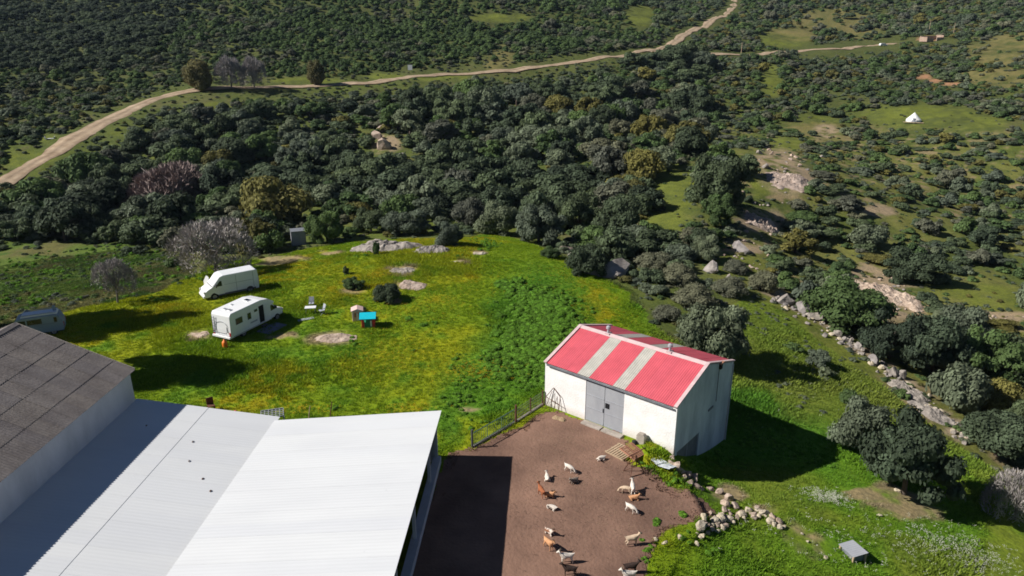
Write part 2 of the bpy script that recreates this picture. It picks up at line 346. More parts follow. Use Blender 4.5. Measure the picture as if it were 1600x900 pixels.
def ground_material():
    m = bpy.data.materials.new('ground'); m.use_nodes = True; N = m.node_tree.nodes; L = m.node_tree.links; b = N['Principled BSDF']
    b.inputs['Roughness'].default_value = .95; b.inputs['Specular IOR Level'].default_value = .1
    at = N.new('ShaderNodeAttribute'); at.attribute_name = 'tint'
    tc = N.new('ShaderNodeTexCoord'); out = at.outputs['Color']
    for s, lo, hi, w in ((.55, .82, 1.2, 1.0), (3.2, .68, 1.32, 1.0), (14, .7, 1.3, .8)):
        nz = N.new('ShaderNodeTexNoise'); nz.inputs['Scale'].default_value = s; nz.inputs['Detail'].default_value = 4; nz.inputs['Roughness'].default_value = .65; L.new(tc.outputs['Object'], nz.inputs['Vector'])
        cr = N.new('ShaderNodeValToRGB'); cr.color_ramp.elements[0].position = .3; cr.color_ramp.elements[1].position = .7
        cr.color_ramp.elements[0].color = (lo, lo * 1.02, lo, 1); cr.color_ramp.elements[1].color = (hi * 1.04, hi, hi * .9, 1); L.new(nz.outputs['Fac'], cr.inputs[0])
        mx = N.new('ShaderNodeMix'); mx.data_type = 'RGBA'; mx.blend_type = 'MULTIPLY'; mx.inputs[0].default_value = w; L.new(out, mx.inputs[6]); L.new(cr.outputs[0], mx.inputs[7]); out = mx.outputs[2]
    L.new(out, b.inputs['Base Color'])
    nz = N.new('ShaderNodeTexNoise'); nz.inputs['Scale'].default_value = 2.4; nz.inputs['Detail'].default_value = 6; L.new(tc.outputs['Object'], nz.inputs['Vector'])
    bp = N.new('ShaderNodeBump'); bp.inputs['Strength'].default_value = .5; bp.inputs['Distance'].default_value = .15; L.new(nz.outputs['Fac'], bp.inputs['Height']); L.new(bp.outputs[0], b.inputs['Normal'])
    return m
me = mesh_np('ground', np.stack([GX, GY, GZ], -1).reshape(-1, 3), F, ground_material(), True)
ca = me.color_attributes.new('tint', 'FLOAT_COLOR', 'POINT')
ca.data.foreach_set('color', np.concatenate([GC.reshape(-1, 3), np.ones((nr * nc, 1))], 1).astype(np.float32).ravel())
ground = link(bpy.data.objects.new('ground', me)); tag(ground, 'green meadow and scrubby hillside ground', None, None, 'structure')

# the trodden earth of the yard: a sheet with a ragged edge just above the ground
m_yard = mat('yard_earth', (.265, .158, .113), .95, (.14, .083, .061), .2, .45, 5, detail=10, spec=.1, lo=.34, hi=.66)
s = .22; xs = np.arange(-9, 15, s); ys = np.arange(20, 52.5, s); X, Y = np.meshgrid(xs, ys)
cx, cy = X[:-1, :-1] + s / 2, Y[:-1, :-1] + s / 2
keep = in_poly(cx + (fbm(cx, cy, 1.3, 3, 51) - .5) * 1.5, cy + (fbm(cx, cy, 1.3, 3, 52) - .5) * 1.5, YARD)
I = np.arange(X.size).reshape(X.shape)
Fy = np.stack([I[:-1, :-1], I[:-1, 1:], I[1:, 1:], I[1:, :-1]], -1)[keep]
used = np.unique(Fy); remap = -np.ones(X.size, int); remap[used] = np.arange(len(used))
Vy = np.stack([X, Y, terrain(X, Y) + .035 + (fbm(X, Y, 1.1, 3, 55) - .5) * .05], -1).reshape(-1, 3)[used]
yard = link(bpy.data.objects.new('yard', mesh_np('yard', Vy, remap[Fy], m_yard, True)))
tag(yard, 'brown trodden earth yard in front of the red roofed barn', None, None, 'structure')

m_road = mat('road_earth', (.43, .33, .25), .95, (.29, .21, .15), .5, .3, 3, detail=9, spec=.1, attr='tone')
def road_mesh(name, pts, width, label):
    cl = smooth_line([Vector((p.x, p.y, 0)) for p in pts], 2.0); V = []; n = len(cl)
    for i, p in enumerate(cl):
        d = (cl[min(i + 2, n - 1)] - cl[max(i - 2, 0)]).normalized(); sd = Vector((-d.y, d.x, 0))
        w = width / 2 * (1 + .22 * math.sin(i * .37) * math.sin(i * .11) + rnd.uniform(-.09, .09))
        for k in (-1, -.5, 0, .5, 1):
            q = p + sd * (w * k); V.append([q.x, q.y, 0])
    V = np.array(V); V[:, 2] = terrain(V[:, 0], V[:, 1])
    h = V[:, 2].reshape(n, 5); h[:] = h * .5 + h.mean(1, keepdims=True) * .5 + .22 * np.array([.2, 1, 1, 1, .2])
    V[:, 2] = h.ravel()
    Fr = [(i * 5 + k, i * 5 + k + 1, (i + 1) * 5 + k + 1, (i + 1) * 5 + k) for i in range(n - 1) for k in range(4)]
    me_ = mesh_np(name, V, Fr, m_road, True); a_ = me_.color_attributes.new('tone', 'FLOAT_COLOR', 'POINT'); tn = np.tile([.72, 1.08, .70, 1.08, .72], n) * (.75 + .5 * fbm(V[:, 0], V[:, 1], 3.5, 3, 44))
    a_.data.foreach_set('color', np.stack([tn, tn, tn * .92, np.ones_like(tn)], 1).astype(np.float32).ravel())
    return tag(link(bpy.data.objects.new(name, me_)), label, None, None, 'structure')
road_mesh('dirt_road', ROAD, 5.4, 'pale dirt road climbing through the scrub')
road_mesh('dirt_road', ROAD2, 5.5, 'pale dirt side road running right to the parked car')
# ------------------------------------------------------------------ buildings
M = {}
M['white_wall'] = mat('limewash', (.86, .85, .84), .9, (.77, .75, .72), .9, .25, 8, spec=.1)
def foot_stain(m, z0, z1, col):
    N = m.node_tree.nodes; L = m.node_tree.links; b = N['Principled BSDF']; src = b.inputs['Base Color'].links[0].from_socket
    tc = N.new('ShaderNodeTexCoord'); sp = N.new('ShaderNodeSeparateXYZ'); L.new(tc.outputs['Object'], sp.inputs[0]); mr = N.new('ShaderNodeMapRange'); L.new(sp.outputs['Z'], mr.inputs[0]); mr.inputs[1].default_value = z1; mr.inputs[2].default_value = z0
    nz = N.new('ShaderNodeTexNoise'); nz.inputs['Scale'].default_value = 1.8; nz.inputs['Detail'].default_value = 7; mu = N.new('ShaderNodeMath'); mu.operation = 'MULTIPLY'; L.new(mr.outputs[0], mu.inputs[0]); L.new(nz.outputs['Fac'], mu.inputs[1])
    mx = N.new('ShaderNodeMix'); mx.data_type = 'RGBA'; L.new(mu.outputs[0], mx.inputs[0]); L.new(src, mx.inputs[6]); mx.inputs[7].default_value = (*col, 1); L.new(mx.outputs[2], b.inputs['Base Color'])
foot_stain(M['white_wall'], -.1, .75, (.42, .30, .22))
M['stained_shade_wall'] = mat('stained_shade_limewash', (.64, .69, .74), .9, (.42, .47, .52), .8, .2, 8, spec=.1, stretch=(1, 1, .35))  # damp streaks, plus the blue of skylit shade mixed into the wall colour
M['red_sheet'] = mat('red_sheet', (.64, .11, .14), .55, (.53, .09, .115), .8, spec=.3, rand=.06, world=True, detail=8)
M['pale_sheet'] = mat('translucent_sheet', (.50, .475, .42), .6, (.40, .38, .335), 1.5, spec=.3, rand=.05, world=True, detail=8)
M['trim'] = mat('pale_trim', (.62, .47, .46), .7, (.52, .38, .38), 2, spec=.2)
M['galv'] = mat('galvanised', (.37, .38, .40), .55, (.30, .31, .335), .8, spec=.4, stretch=(1, 1, .4))
M['galv_dark'] = mat('dull_steel', (.20, .21, .23), .6, (.14, .15, .17), 2)
M['black'] = mat('black_void', (.012, .012, .014), .9, (.008, .008, .01), 2)
M['concrete'] = mat('concrete', (.40, .355, .31), .9, (.29, .25, .21), 1.5, .3, 9)
M['white_sheet'] = mat('white_sheet', (.62, .63, .64), .5, (.575, .585, .60), .35, spec=.35, rand=.02, detail=9, stretch=(.35, 1.2, 1), world=True, lo=.3, hi=.6)
M['grey_wall'] = mat('pale_block_wall', (.52, .54, .57), .9, (.42, .44, .47), .8, .2, 6, stretch=(1, 1, .4))
M['fibre'] = mat('fibre_cement', (.20, .178, .17), .9, (.135, .118, .115), .9, .3, 9, rand=.09, stretch=(.6, 1, 1), world=True, detail=9)
M['rust'] = mat('rusty_steel', (.17, .075, .045), .8, (.08, .035, .025), 6, .2, 20)
M['wood'] = mat('weathered_wood', (.48, .36, .24), .85, (.34, .25, .16), 3, .2, 20, stretch=(1, 8, 1))
M['redwood'] = mat('reddish_board', (.45, .22, .14), .8, (.33, .16, .10), 4, stretch=(1, 6, 1))
M['green_metal'] = mat('green_painted_tube', (.10, .19, .16), .5, (.075, .14, .12), 5)
M['wire'] = mat('wire', (.22, .22, .21), .5, (.16, .16, .15), 5)

def sheet_mesh(name, w, l, mt, waves, amp=.018, thick=.012, n_per=4, rows=1):
    """corrugated sheet: x across the waves (0..w), y along them (0..l), closed with a thin edge"""
    n = waves * n_per; xs = [w * i / n for i in range(n + 1)]; hz = [amp * math.cos(6.28318 * i / n_per) for i in range(n + 1)]
    V = []; 
    for k in (0, 1):
        for j in range(rows + 1):
            for x, h in zip(xs, hz): V.append((x, l * j / rows, h - k * thick))
    q = n + 1; F = []; b = q * (rows + 1)
    for j in range(rows):
        for i in range(n):
            F.append((j * q + i, j * q + i + 1, (j + 1) * q + i + 1, (j + 1) * q + i))
    for i in range(n):
        F.append((i + 1, i, b + i, b + i + 1)); e = rows * q; F.append((e + i, e + i + 1, b + e + i + 1, b + e + i))
    return mesh_np(name, V, F, mt, False)

# ---- barn
fA = Vector(at_z(851, 632, 0)); fB = Vector(at_z(1052, 710, 0))
fx = (fB - fA).normalized(); BW = (fB - fA).length; fy = Vector((-fx.y, fx.x, 0))
BD, EH, RH = 9.1, 3.65, 5.12
barn = thing('barn', 'white barn with red sheet roof and two pale skylight strips beside the yard', 'barn', fA, math.atan2(fx.y, fx.x))
DX0, DX1, DH = BW * .338, BW * .632, 3.42
wt = .22; ZB = -4.2
MB().box(0, DX0, 0, wt, -1.2, EH).box(DX1, BW, 0, wt, -1.2, EH).box(DX0, DX1, 0, wt, DH, EH).box(DX0, DX1, 0, wt, -1.2, -.02).build('front_wall', M['white_wall'], barn)
MB().box(0, BW, BD - wt, BD, ZB, EH).build('back_wall', M['white_wall'], barn)
def gable(x0, x1, hole):
    mb = MB()
    y0, y1 = wt, BD - wt
    hz = lambda y: EH + (RH - EH) * (1 - abs(y - BD / 2) / (BD / 2)) - .03
    if hole:
        a, b, zt = .55, 4.0, -.12
        mb.box(x0, x1, y0, a, ZB, zt).box(x0, x1, b, y1, ZB, zt)
    else:
        zt = ZB
    n = 12; ys = [y0 + (y1 - y0) * i / n for i in range(n + 1)]
    vs = []; fs = []
    for x in (x0, x1):
        for y in ys: vs += [(x, y, zt), (x, y, hz(y))]
    m = 2 * (n + 1)
    for i in range(n):
        fs += [(2 * i, 2 * i + 1, 2 * i + 3, 2 * i + 2), (m + 2 * i, m + 2 * i + 2, m + 2 * i + 3, m + 2 * i + 1), (2 * i + 1, m + 2 * i + 1, m + 2 * i + 3, 2 * i + 3), (2 * i, 2 * i + 2, m + 2 * i + 2, m + 2 * i)]
    fs += [(0, m, m + 1, 1), (2 * n, 2 * n + 1, m + 2 * n + 1, m + 2 * n)]
    return mb.add(vs, fs)
gw = gable(BW - wt, BW - .004, True).build('gable_wall', M['stained_shade_wall'], barn); gw['label'] = 'shaded gable wall streaked with damp stains, bluish shade put into its colour'
gable(.004, wt, False).build('gable_wall', M['white_wall'], barn)
bd = MB().box(BW - .16, BW - .10, .55, 4.0, ZB, -.12).build('basement_door', M['galv_dark'], barn); bd['label'] = 'dark low door under the gable wall'
MB().box(BW - .10, BW - .07, 2.25, 2.33, ZB, -.14).build('frame', M['galv'], bd)
# doors
for k in (0, 1):
    a = DX0 + .02 + k * (DX1 - DX0) / 2; b = a + (DX1 - DX0) / 2 - .04
    d = MB().box(a, b, .03, .09, .03, DH - .03).build('door', M['galv'], barn)
    for zz in (.12, 1.15, 2.2, DH - .16): MB().box(a + .03, b - .03, .008, .03, zz, zz + .05).build('rail', M['galv'], d)
    if k == 1: MB().box(a + .06, a + .40, .004, .028, 1.62, 2.02).build('hatch', M['black'], d)
    else: MB().box(b - .10, b - .05, -.03, .02, 1.2, 1.5).build('handle', M['galv_dark'], d)
# roof: separate sheets, eleven a side
roof = bpy.data.objects.new('roof', None); link(roof, barn)
sl = math.hypot(BD / 2 + .12, (RH - EH) * (BD / 2 + .12) / (BD / 2)); ang = math.atan2(RH - EH, BD / 2)
nsh = 11; sw = BW / nsh
red = sheet_mesh('sheet', sw + .02, sl, M['red_sheet'], 6, .011); pale = sheet_mesh('sheet', sw + .02, sl, M['pale_sheet'], 6, .011)
for k in range(nsh):
    me_ = pale if k in (3, 6) else red
    for side in (0, 1):
        nm = 'skylight_sheet' if k in (3, 6) else 'sheet'
        lift = .06 + (.006 if k % 2 else 0)
        if side == 0: inst(nm, me_, roof, (k * sw, -.12, EH - .12 * math.tan(ang) + lift), (ang, 0, 0))
        else: inst(nm, me_, roof, ((k + 1) * sw, BD + .12, EH - .12 * math.tan(ang) + lift), (ang, 0, math.pi))
MB().prism([(-.30, -.11), (0, .02), (.30, -.11), (.30, -.085), (0, .05), (-.30, -.085)], 0, BW).build('ridge_cap', M['trim'], roof)
rc = bpy.data.objects['ridge_cap']; rc.rotation_euler = (0, 0, -math.pi / 2); rc.location = (0, BD / 2, RH + .085)
for x0 in (-.06, BW - .20):
    for side in (-1, 1):
        yb = BD / 2 + side * (BD / 2 + .14)
        zb = EH - .14 * math.tan(ang) + .09
        MB().bar((x0 + .13, yb, zb), (x0 + .13, BD / 2, RH + .10), .26, .09).build('barge_board', M['trim'], roof)
MB().box(.25, BW - .25, -.20, -.13, EH - .16, EH - .05).build('gutter', M['galv_dark'], roof)
for fr in (.24, .72):
    v = MB().tube([(BW * fr, BD / 2, RH + .08), (BW * fr, BD / 2, RH + .42)], .10, 10).build('ridge_vent', M['galv'], roof)
    MB().tube([(BW * fr, BD / 2, RH + .42), (BW * fr, BD / 2, RH + .5), (BW * fr, BD / 2, RH + .66), (BW * fr, BD / 2, RH + .74)], [.12, .19, .17, .04], 12).build('cowl', M['galv'], v)
    MB().box(BW * fr - .2, BW * fr + .2, BD / 2 - .24, BD / 2 + .24, RH + .0, RH + .14).build('flashing', M['trim'], v)
fl = MB().box(BW + .0, BW + .16, BD * .70, BD * .70 + .30, 4.05, 4.45).build('floodlight', M['black'], barn)
MB().box(BW + .0, BW + .2, BD * .70 - .05, BD * .70 + .5, 4.47, 4.56).build('hood', M['redwood'], fl)
MB().box(BW, BW + .05, 5.2, 6.0, 1.05, 1.22).build('vent_slot', M['galv_dark'], barn)
MB().tube([(BW + .04, 6.4, 4.4), (BW + .04, 6.4, 1.4)], .025, 6).build('cable', M['galv_dark'], barn)
MB().tube([(BW + .06, BD - .12, 3.5), (BW + .06, BD - .12, ZB + .4)], .05, 8).build('downpipe', M['grey_wall'], barn)
def BL(x, y, z=0): return fA + fx * x + fy * y + Vector((0, 0, z))
for k in range(2):
    p = BL(DX0 + .9 + k * 1.75, -.42)
    o = MB().box(-.82, .82, -.26, .26, -.05, .12).build('threshold_slab', M['concrete'], None, bevel=.02); o.location = (p.x, p.y, .03); o.rotation_euler = (0, 0, barn.rotation_euler.z + .02 * k)
    tag(o, ['pale concrete slab at the left foot of the grey barn doors', 'pale concrete slab at the right foot of the grey barn doors'][k], 'slab', 'slabs under the barn doors')

# ---- white shed: two roof slopes meeting in a valley, open towards the yard
SYAW = R(-3.0)
shed = thing('livestock_shed', 'long white metal shed with two low roof slopes, open towards the yard', 'shed', (-4.7, 42.75, 0), SYAW)
LEN = 30.0; X1, X2, X3 = -21.0, -11.2, 0.0; Z1, Z2, Z2b, Z3 = 3.72, 2.62, 2.78, 3.86
def slope(x0, z0, x1, z1, y_top, nrow, name):
    """sheets laid side by side along y, each running up the slope"""
    l = math.hypot(x1 - x0, z1 - z0); a = math.atan2(z1 - z0, x1 - x0); n = int(LEN / 1.0)
    seg = l / nrow
    me_ = sheet_mesh('roof_sheet', 1.02, seg + .06, M['white_sheet'], 4, .0025, .01, 4)
    r = bpy.data.objects.new(name, None); link(r, shed)
    for k in range(n):
        for j in range(nrow):
            s0 = j * seg
            o = inst('roof_sheet', me_, r, (x0 + s0 * math.cos(a), y_top - k - 0.0, z0 + s0 * math.sin(a) + (j * .016 if a > 0 else -j * .016 + .03) + (.004 if k % 2 else 0)))
            o.rotation_euler = Matrix(((0, math.cos(a), -math.sin(a)), (-1, 0, 0), (0, math.sin(a), math.cos(a)))).to_euler()
    return r
slope(X1 + .0, Z1, X2, Z2, .75, 2, 'roof')
slope(X2 - .05, Z2b, X3, Z3, .0, 1, 'roof')
MB().box(X2 - .45, X2 + .05, -LEN, .5, Z2 - .22, Z2 - .06).build('valley_gutter', M['galv'], shed)
for x in (X1 + .25, X2 - .2):
    for y in range(0, 30, 5): MB().box(x - .1, x + .1, -y - .35, -y - .15, -.2, 2.5).build('post', M['galv_dark'], shed)
for y in (.35, 3.3, 8.6, 13.6, 18.6, 23.6, 28.6):
    p = MB().box(-.42, -.24, -y - .09, -y + .09, -.2, Z3 - .16).build('post', M['grey_wall'], shed)
    MB().bar((-.36, -y, 3.0), (-1.8, -y, 3.66), .08).build('brace', M['galv_dark'], p)
for y in range(0, 30, 5): MB().bar((X2, -y - .25, Z2b - .16), (X3 - .05, -y - .25, Z3 - .16), .12, .2).build('rafter', M['galv_dark'], shed)
MB().box(-.22, -.02, -LEN, -.02, Z3 - .20, Z3 - .035).build('eave_beam', M['galv_dark'], shed)
MB().box(-.55, -.05, -LEN, -.25, -.2, .55).build('feed_trough', M['grey_wall'], shed)
MB().box(X2, X3 - .4, -.16, -.04, -.2, 2.7).build('end_wall', M['grey_wall'], shed)
MB().box(X1 + .1, X2 - .3, .45, .55, -.2, 2.4).build('end_wall', M['grey_wall'], shed)
for k, (x, y) in enumerate([(-15.2, -3.4), (-13.0, -6.9), (-12.1, -7.9), (-18.7, -2.3), (-14.5, -5.4)]):
    zz = Z1 + (Z2 - Z1) * (x - X1) / (X2 - X1) + .05
    bm_ = MB().add([(x + .05 * math.cos(i * 1.05) * (1 + .5 * math.sin(i * 2 + k)), y + .11 * math.sin(i * 1.05), zz) for i in range(6)] + [(x, y, zz + .06)], [(i, (i + 1) % 6, 6) for i in range(6)])
    bm_.build('debris', M['rust'], shed)

# ---- grey shed with fibre cement roof on the left
gs = thing('grey_roofed_shed', 'tall shed with weathered grey corrugated roof at the left edge', 'shed', (-25.55, 44.3, 0), SYAW)
GE, GRZ, GH = 6.0, 9.05, 7.3
MB().box(-.25, 0, -30, -.25, -.2, GE - .12).build('side_wall', M['grey_wall'], gs)
MB().box(-2 * GH, -2 * GH + .25, -30, -.25, -.2, GE - .12).build('side_wall', M['grey_wall'], gs)
MB().add([(0, -.25, -.2), (0, -.25, GE - .12), (-GH, -.25, GRZ - .12), (-2 * GH, -.25, GE - .12), (-2 * GH, -.25, -.2), (0, 0, -.2), (0, 0, GE - .12), (-GH, 0, GRZ - .12), (-2 * GH, 0, GE - .12), (-2 * GH, 0, -.2)],
         [(0, 1, 2, 3, 4), (9, 8, 7, 6, 5), (0, 5, 6, 1), (1, 6, 7, 2), (2, 7, 8, 3), (3, 8, 9, 4), (4, 9, 5, 0)]).build('gable_wall', M['grey_wall'], gs)
groof = bpy.data.objects.new('roof', None); link(groof, gs)
ga = math.atan2(GRZ - GE, GH); gl = math.hypot(GRZ - GE, GH) + .25; rows = 5; seg = gl / rows
gm = [sheet_mesh('roof_sheet', 1.12, seg + .16, M['fibre'], 6, .03, .02, 4) for _ in range(1)]
for k in range(27):
    for j in range(rows):
        for side in (1, -1):
            if side == -1 and (k > 12): continue
            s0 = gl - (j + 1) * seg - .16
            jit = rnd.uniform(-.012, .012)
            x = (.25 - (s0 + .16) * math.cos(ga)) if 0 else None
            # distance down from the ridge
            d1 = (j + 1) * seg + (.08 if j < rows - 1 else 0)
            px_ = -GH + side * d1 * math.cos(ga); pz_ = GRZ - d1 * math.sin(ga) + .03 + (rows - j) * .018
            o = inst('roof_sheet', gm[0], groof, (px_, .2 - k * 1.08 - (0 if side == 1 else 1.1), pz_ + (.006 if k % 2 else 0)))
            if side == 1:   # sheet's own y runs up the slope (towards -x), x runs towards -y
                Mx = Matrix(((0, -math.cos(ga + jit), math.sin(ga)), (-1, 0, 0), (0, math.sin(ga + jit), math.cos(ga))))
                Mx = Matrix(((0, -math.cos(ga), math.sin(ga)), (1, 0, 0), (0, math.sin(ga), math.cos(ga))))
                o.location.y -= 1.12
            else:
                Mx = Matrix(((0, math.cos(ga), -math.sin(ga)), (-1, 0, 0), (0, math.sin(ga), math.cos(ga))))
                o.location.y += 1.12
            o.rotation_euler = Mx.to_euler()
            o.rotation_euler.rotate_axis('Z', jit)
MB().prism([(-.28, -.10), (0, .03), (.28, -.10), (.28, -.06), (0, .08), (-.28, -.06)], -29, .22).build('ridge_cap', M['fibre'], groof)
bpy.data.objects['ridge_cap.001'].location = (-GH, 0, GRZ + .12)
for s_ in (1, -1): MB().bar((-GH + s_ * (GH + .2), .25, GE - .02), (-GH, .25, GRZ + .07), .05, .22).build('barge_board', M['concrete'], groof)
# ------------------------------------------------------------------ plants
def leaf_mat(name, col, rand=.25, trans=.28, col2=None):
    return mat(name, col, .75, col2 or tuple(c * .75 for c in col), .55, attr='tone', rand=rand, spec=.15, trans=trans, detail=3)
LM = {'oak': leaf_mat('oak_leaves', (.098, .130, .074)), 'olive': leaf_mat('olive_leaves', (.15, .18, .125)), 'green': leaf_mat('green_leaves', (.10, .155, .058)),
      'yellow': leaf_mat('yellowish_leaves', (.16, .15, .05)), 'lush': leaf_mat('lush_weeds', (.17, .34, .04), .12, .45), 'grey': leaf_mat('grey_shrub_leaves', (.16, .165, .118)),
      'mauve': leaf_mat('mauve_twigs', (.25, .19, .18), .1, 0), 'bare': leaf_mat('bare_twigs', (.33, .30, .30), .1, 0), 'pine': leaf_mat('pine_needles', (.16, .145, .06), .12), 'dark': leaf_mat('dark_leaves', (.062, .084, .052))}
M['bark'] = mat('bark', (.12, .09, .07), .9, (.07, .055, .045), 3, .5, 9)
M['pale_bark'] = mat('pale_bark', (.22, .19, .18), .9, (.14, .12, .11), 3, .5, 9)
def unit(n, rng):
    v = rng.normal(size=(n, 3)); return v / np.linalg.norm(v, axis=1, keepdims=True)
def leaf_quads(C, Nn, size, rng, aspect=1.5, along=None):
    n = len(C); t = np.cross(Nn, unit(n, rng)) if along is None else along
    t /= np.linalg.norm(t, axis=1, keepdims=True) + 1e-9; b = np.cross(Nn, t); b /= np.linalg.norm(b, axis=1, keepdims=True) + 1e-9
    s = size * rng.uniform(.65, 1.35, (n, 1)); T = t * s * aspect / 2; B = b * s / 2
    V = np.stack([C - T, C - B * .9 + T * .1, C + T, C + B * .9 + T * .1], 1).reshape(-1, 3)
    return V, np.arange(4 * n).reshape(-1, 4)
def _core():
    bm = bmesh.new(); bmesh.ops.create_cube(bm, size=2); bmesh.ops.subdivide_edges(bm, edges=bm.edges[:], cuts=1, use_grid_fill=True)
    bm.verts.ensure_lookup_table(); V = np.array([v.co.normalized()[:] for v in bm.verts]); Fc = np.array([[v.index for v in f.verts] for f in bm.faces]); bm.free(); return V, Fc
CORE_V, CORE_F = _core()
def crown_mesh(name, mt, seed, lobes=26, leaves=150, leaf=.09, flat=.72, spread=.62, twig=False, lob=(.26, .44), rise=.15, core=True):
    """a crown of unit radius sitting on z = 0, made of leaves grouped on uneven lobes"""
    rng = np.random.default_rng(seed)
    c = unit(lobes, rng) * (rng.uniform(.15, 1, (lobes, 1)) ** .45) * spread; c[:, 2] = np.abs(c[:, 2]) * 1.0 - .25 * (rng.random(lobes) < .35)
    rad = rng.uniform(lob[0], lob[1], lobes)
    C = []; Nn = []; tone = []; al = []
    for i in range(lobes):
        m = int(leaves * (rad[i] / .35) ** 2); d = unit(m, rng); d[:, 2] = np.where(d[:, 2] < -.35, -d[:, 2], d[:, 2])
        p = c[i] + d * rad[i] * rng.uniform(.62, 1.06, (m, 1)) * np.array([1, 1, .85])
        ok = np.ones(m, bool)
        for j in range(lobes):
            if j != i: ok &= np.linalg.norm((p - c[j]) / np.array([1, 1, .85]), axis=1) > rad[j] * .7
        p = p[ok]; d = d[ok]; C.append(p); nn = d * 1.0 + unit(len(p), rng) * .6 + np.array([0, 0, .25]); Nn.append(nn / np.linalg.norm(nn, axis=1, keepdims=True))
        tone.append(np.full(len(p), rng.uniform(.72, 1.28)) * rng.uniform(.75, 1.25, len(p))); al.append(d * .7 + unit(len(p), rng) * .6 + np.array([0, 0, .35]))
    C = np.concatenate(C); Nn = np.concatenate(Nn); tone = np.concatenate(tone); al = np.concatenate(al)
    C[:, 2] = C[:, 2] * flat + flat * (.45 + rise)
    if twig:
        core = twig == 'dense'
        side = np.cross(al, unit(len(C), rng)); V, F_ = leaf_quads(C, side / (np.linalg.norm(side, axis=1, keepdims=True) + 1e-9), leaf * 1.15, rng, 6, al)
    else: V, F_ = leaf_quads(C, Nn, leaf, rng)
    tone4 = np.repeat(tone, 4)
    if core:
        for i in range(lobes):
            K = CORE_V * rad[i] * .74 * (1 + rng.uniform(-.12, .12, (len(CORE_V), 1))); K[:, 2] *= .85; K = K + c[i]; K[:, 2] = K[:, 2] * flat + flat * (.45 + rise)
            F_ = np.concatenate([F_, CORE_F + len(V)]); V = np.concatenate([V, K]); tone4 = np.concatenate([tone4, np.full(len(K), .9)])
    me_ = mesh_np(name, V, F_, mt)
    a = me_.color_attributes.new('tone', 'FLOAT_COLOR', 'POINT'); t4 = tone4
    a.data.foreach_set('color', np.stack([t4, t4, t4 * .95, np.ones_like(t4)], 1).astype(np.float32).ravel())
    return me_
def trunk_mesh(name, seed, mt, h=.75, r=.06, limbs=5, reach=.6, n=7):
    r_ = random.Random(seed); mb = MB(); top = Vector((r_.uniform(-.08, .08), r_.uniform(-.08, .08), h * .5))
    mb.tube([(0, 0, -.12), (0, 0, .02), top * .6, top], [r * 1.5, r * 1.15, r * .95, r * .85], n)
    for k in range(limbs):
        a = 6.283 * (k + r_.uniform(-.3, .3)) / limbs; e = Vector((math.cos(a) * reach * r_.uniform(.6, 1), math.sin(a) * reach * r_.uniform(.6, 1), h * r_.uniform(.95, 1.35)))
        md = top.lerp(e, .5) + Vector((0, 0, .06)); mb.tube([top * .96, md, e], [r * .6, r * .4, r * .12], 5)
    return mb.mesh(name, mt, True)
# hi: near trees, mid: wood trees, low: far scrub
CR = {}
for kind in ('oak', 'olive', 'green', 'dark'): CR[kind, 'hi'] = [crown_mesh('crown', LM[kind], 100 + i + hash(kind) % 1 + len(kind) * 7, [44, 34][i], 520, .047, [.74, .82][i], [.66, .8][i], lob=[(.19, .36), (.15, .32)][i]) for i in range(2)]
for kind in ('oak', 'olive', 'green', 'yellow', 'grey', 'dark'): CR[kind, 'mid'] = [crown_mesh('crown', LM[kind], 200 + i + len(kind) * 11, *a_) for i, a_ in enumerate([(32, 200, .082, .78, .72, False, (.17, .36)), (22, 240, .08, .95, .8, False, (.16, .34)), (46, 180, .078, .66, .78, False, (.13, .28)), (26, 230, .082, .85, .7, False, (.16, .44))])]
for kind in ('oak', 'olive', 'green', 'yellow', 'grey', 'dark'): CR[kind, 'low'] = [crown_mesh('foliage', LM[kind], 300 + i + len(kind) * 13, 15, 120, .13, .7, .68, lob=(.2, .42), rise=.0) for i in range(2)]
CR['mauve', 'hi'] = [crown_mesh('crown', LM['mauve'], 400, 54, 520, .022, .66, .66, 'dense', (.2, .36))]
CR['bare', 'hi'] = [crown_mesh('crown', LM['bare'], 410 + i, 40, 380, .017, .8, .7, True, (.22, .42)) for i in range(2)]
CR['yellow', 'hi'] = [crown_mesh('crown', LM['yellow'], 420, 34, 260, .06, .72, .62)]
CR['grey', 'hi'] = [crown_mesh('crown', LM['grey'], 430, 34, 260, .055, .8, .62)]
CR['pine', 'hi'] = [crown_mesh('crown', LM['pine'], 440, 30, 220, .07, 1.15, .6)]
CR['lush', 'low'] = [crown_mesh('foliage', LM['lush'], 450 + i, 12, 70, .2, .8, .6, rise=.1) for i in range(3)]
TRK = {False: [trunk_mesh('trunk', 500 + i, M['bark'], .72) for i in range(3)], True: [trunk_mesh('trunk', 510 + i, M['pale_bark'], .9, .05, 9, .75) for i in range(2)]}
_B = {}
def bounds(me_):
    if me_.name not in _B:
        V = np.empty(len(me_.vertices) * 3, np.float32); me_.vertices.foreach_get('co', V); V = V.reshape(-1, 3); h_ = np.hypot(V[:, 0], V[:, 1])
        _B[me_.name] = (float(np.percentile(V[:, 2], .5)), float(np.percentile(V[:, 2], 99.5)), float(np.percentile(h_, 98)))
    return _B[me_.name]
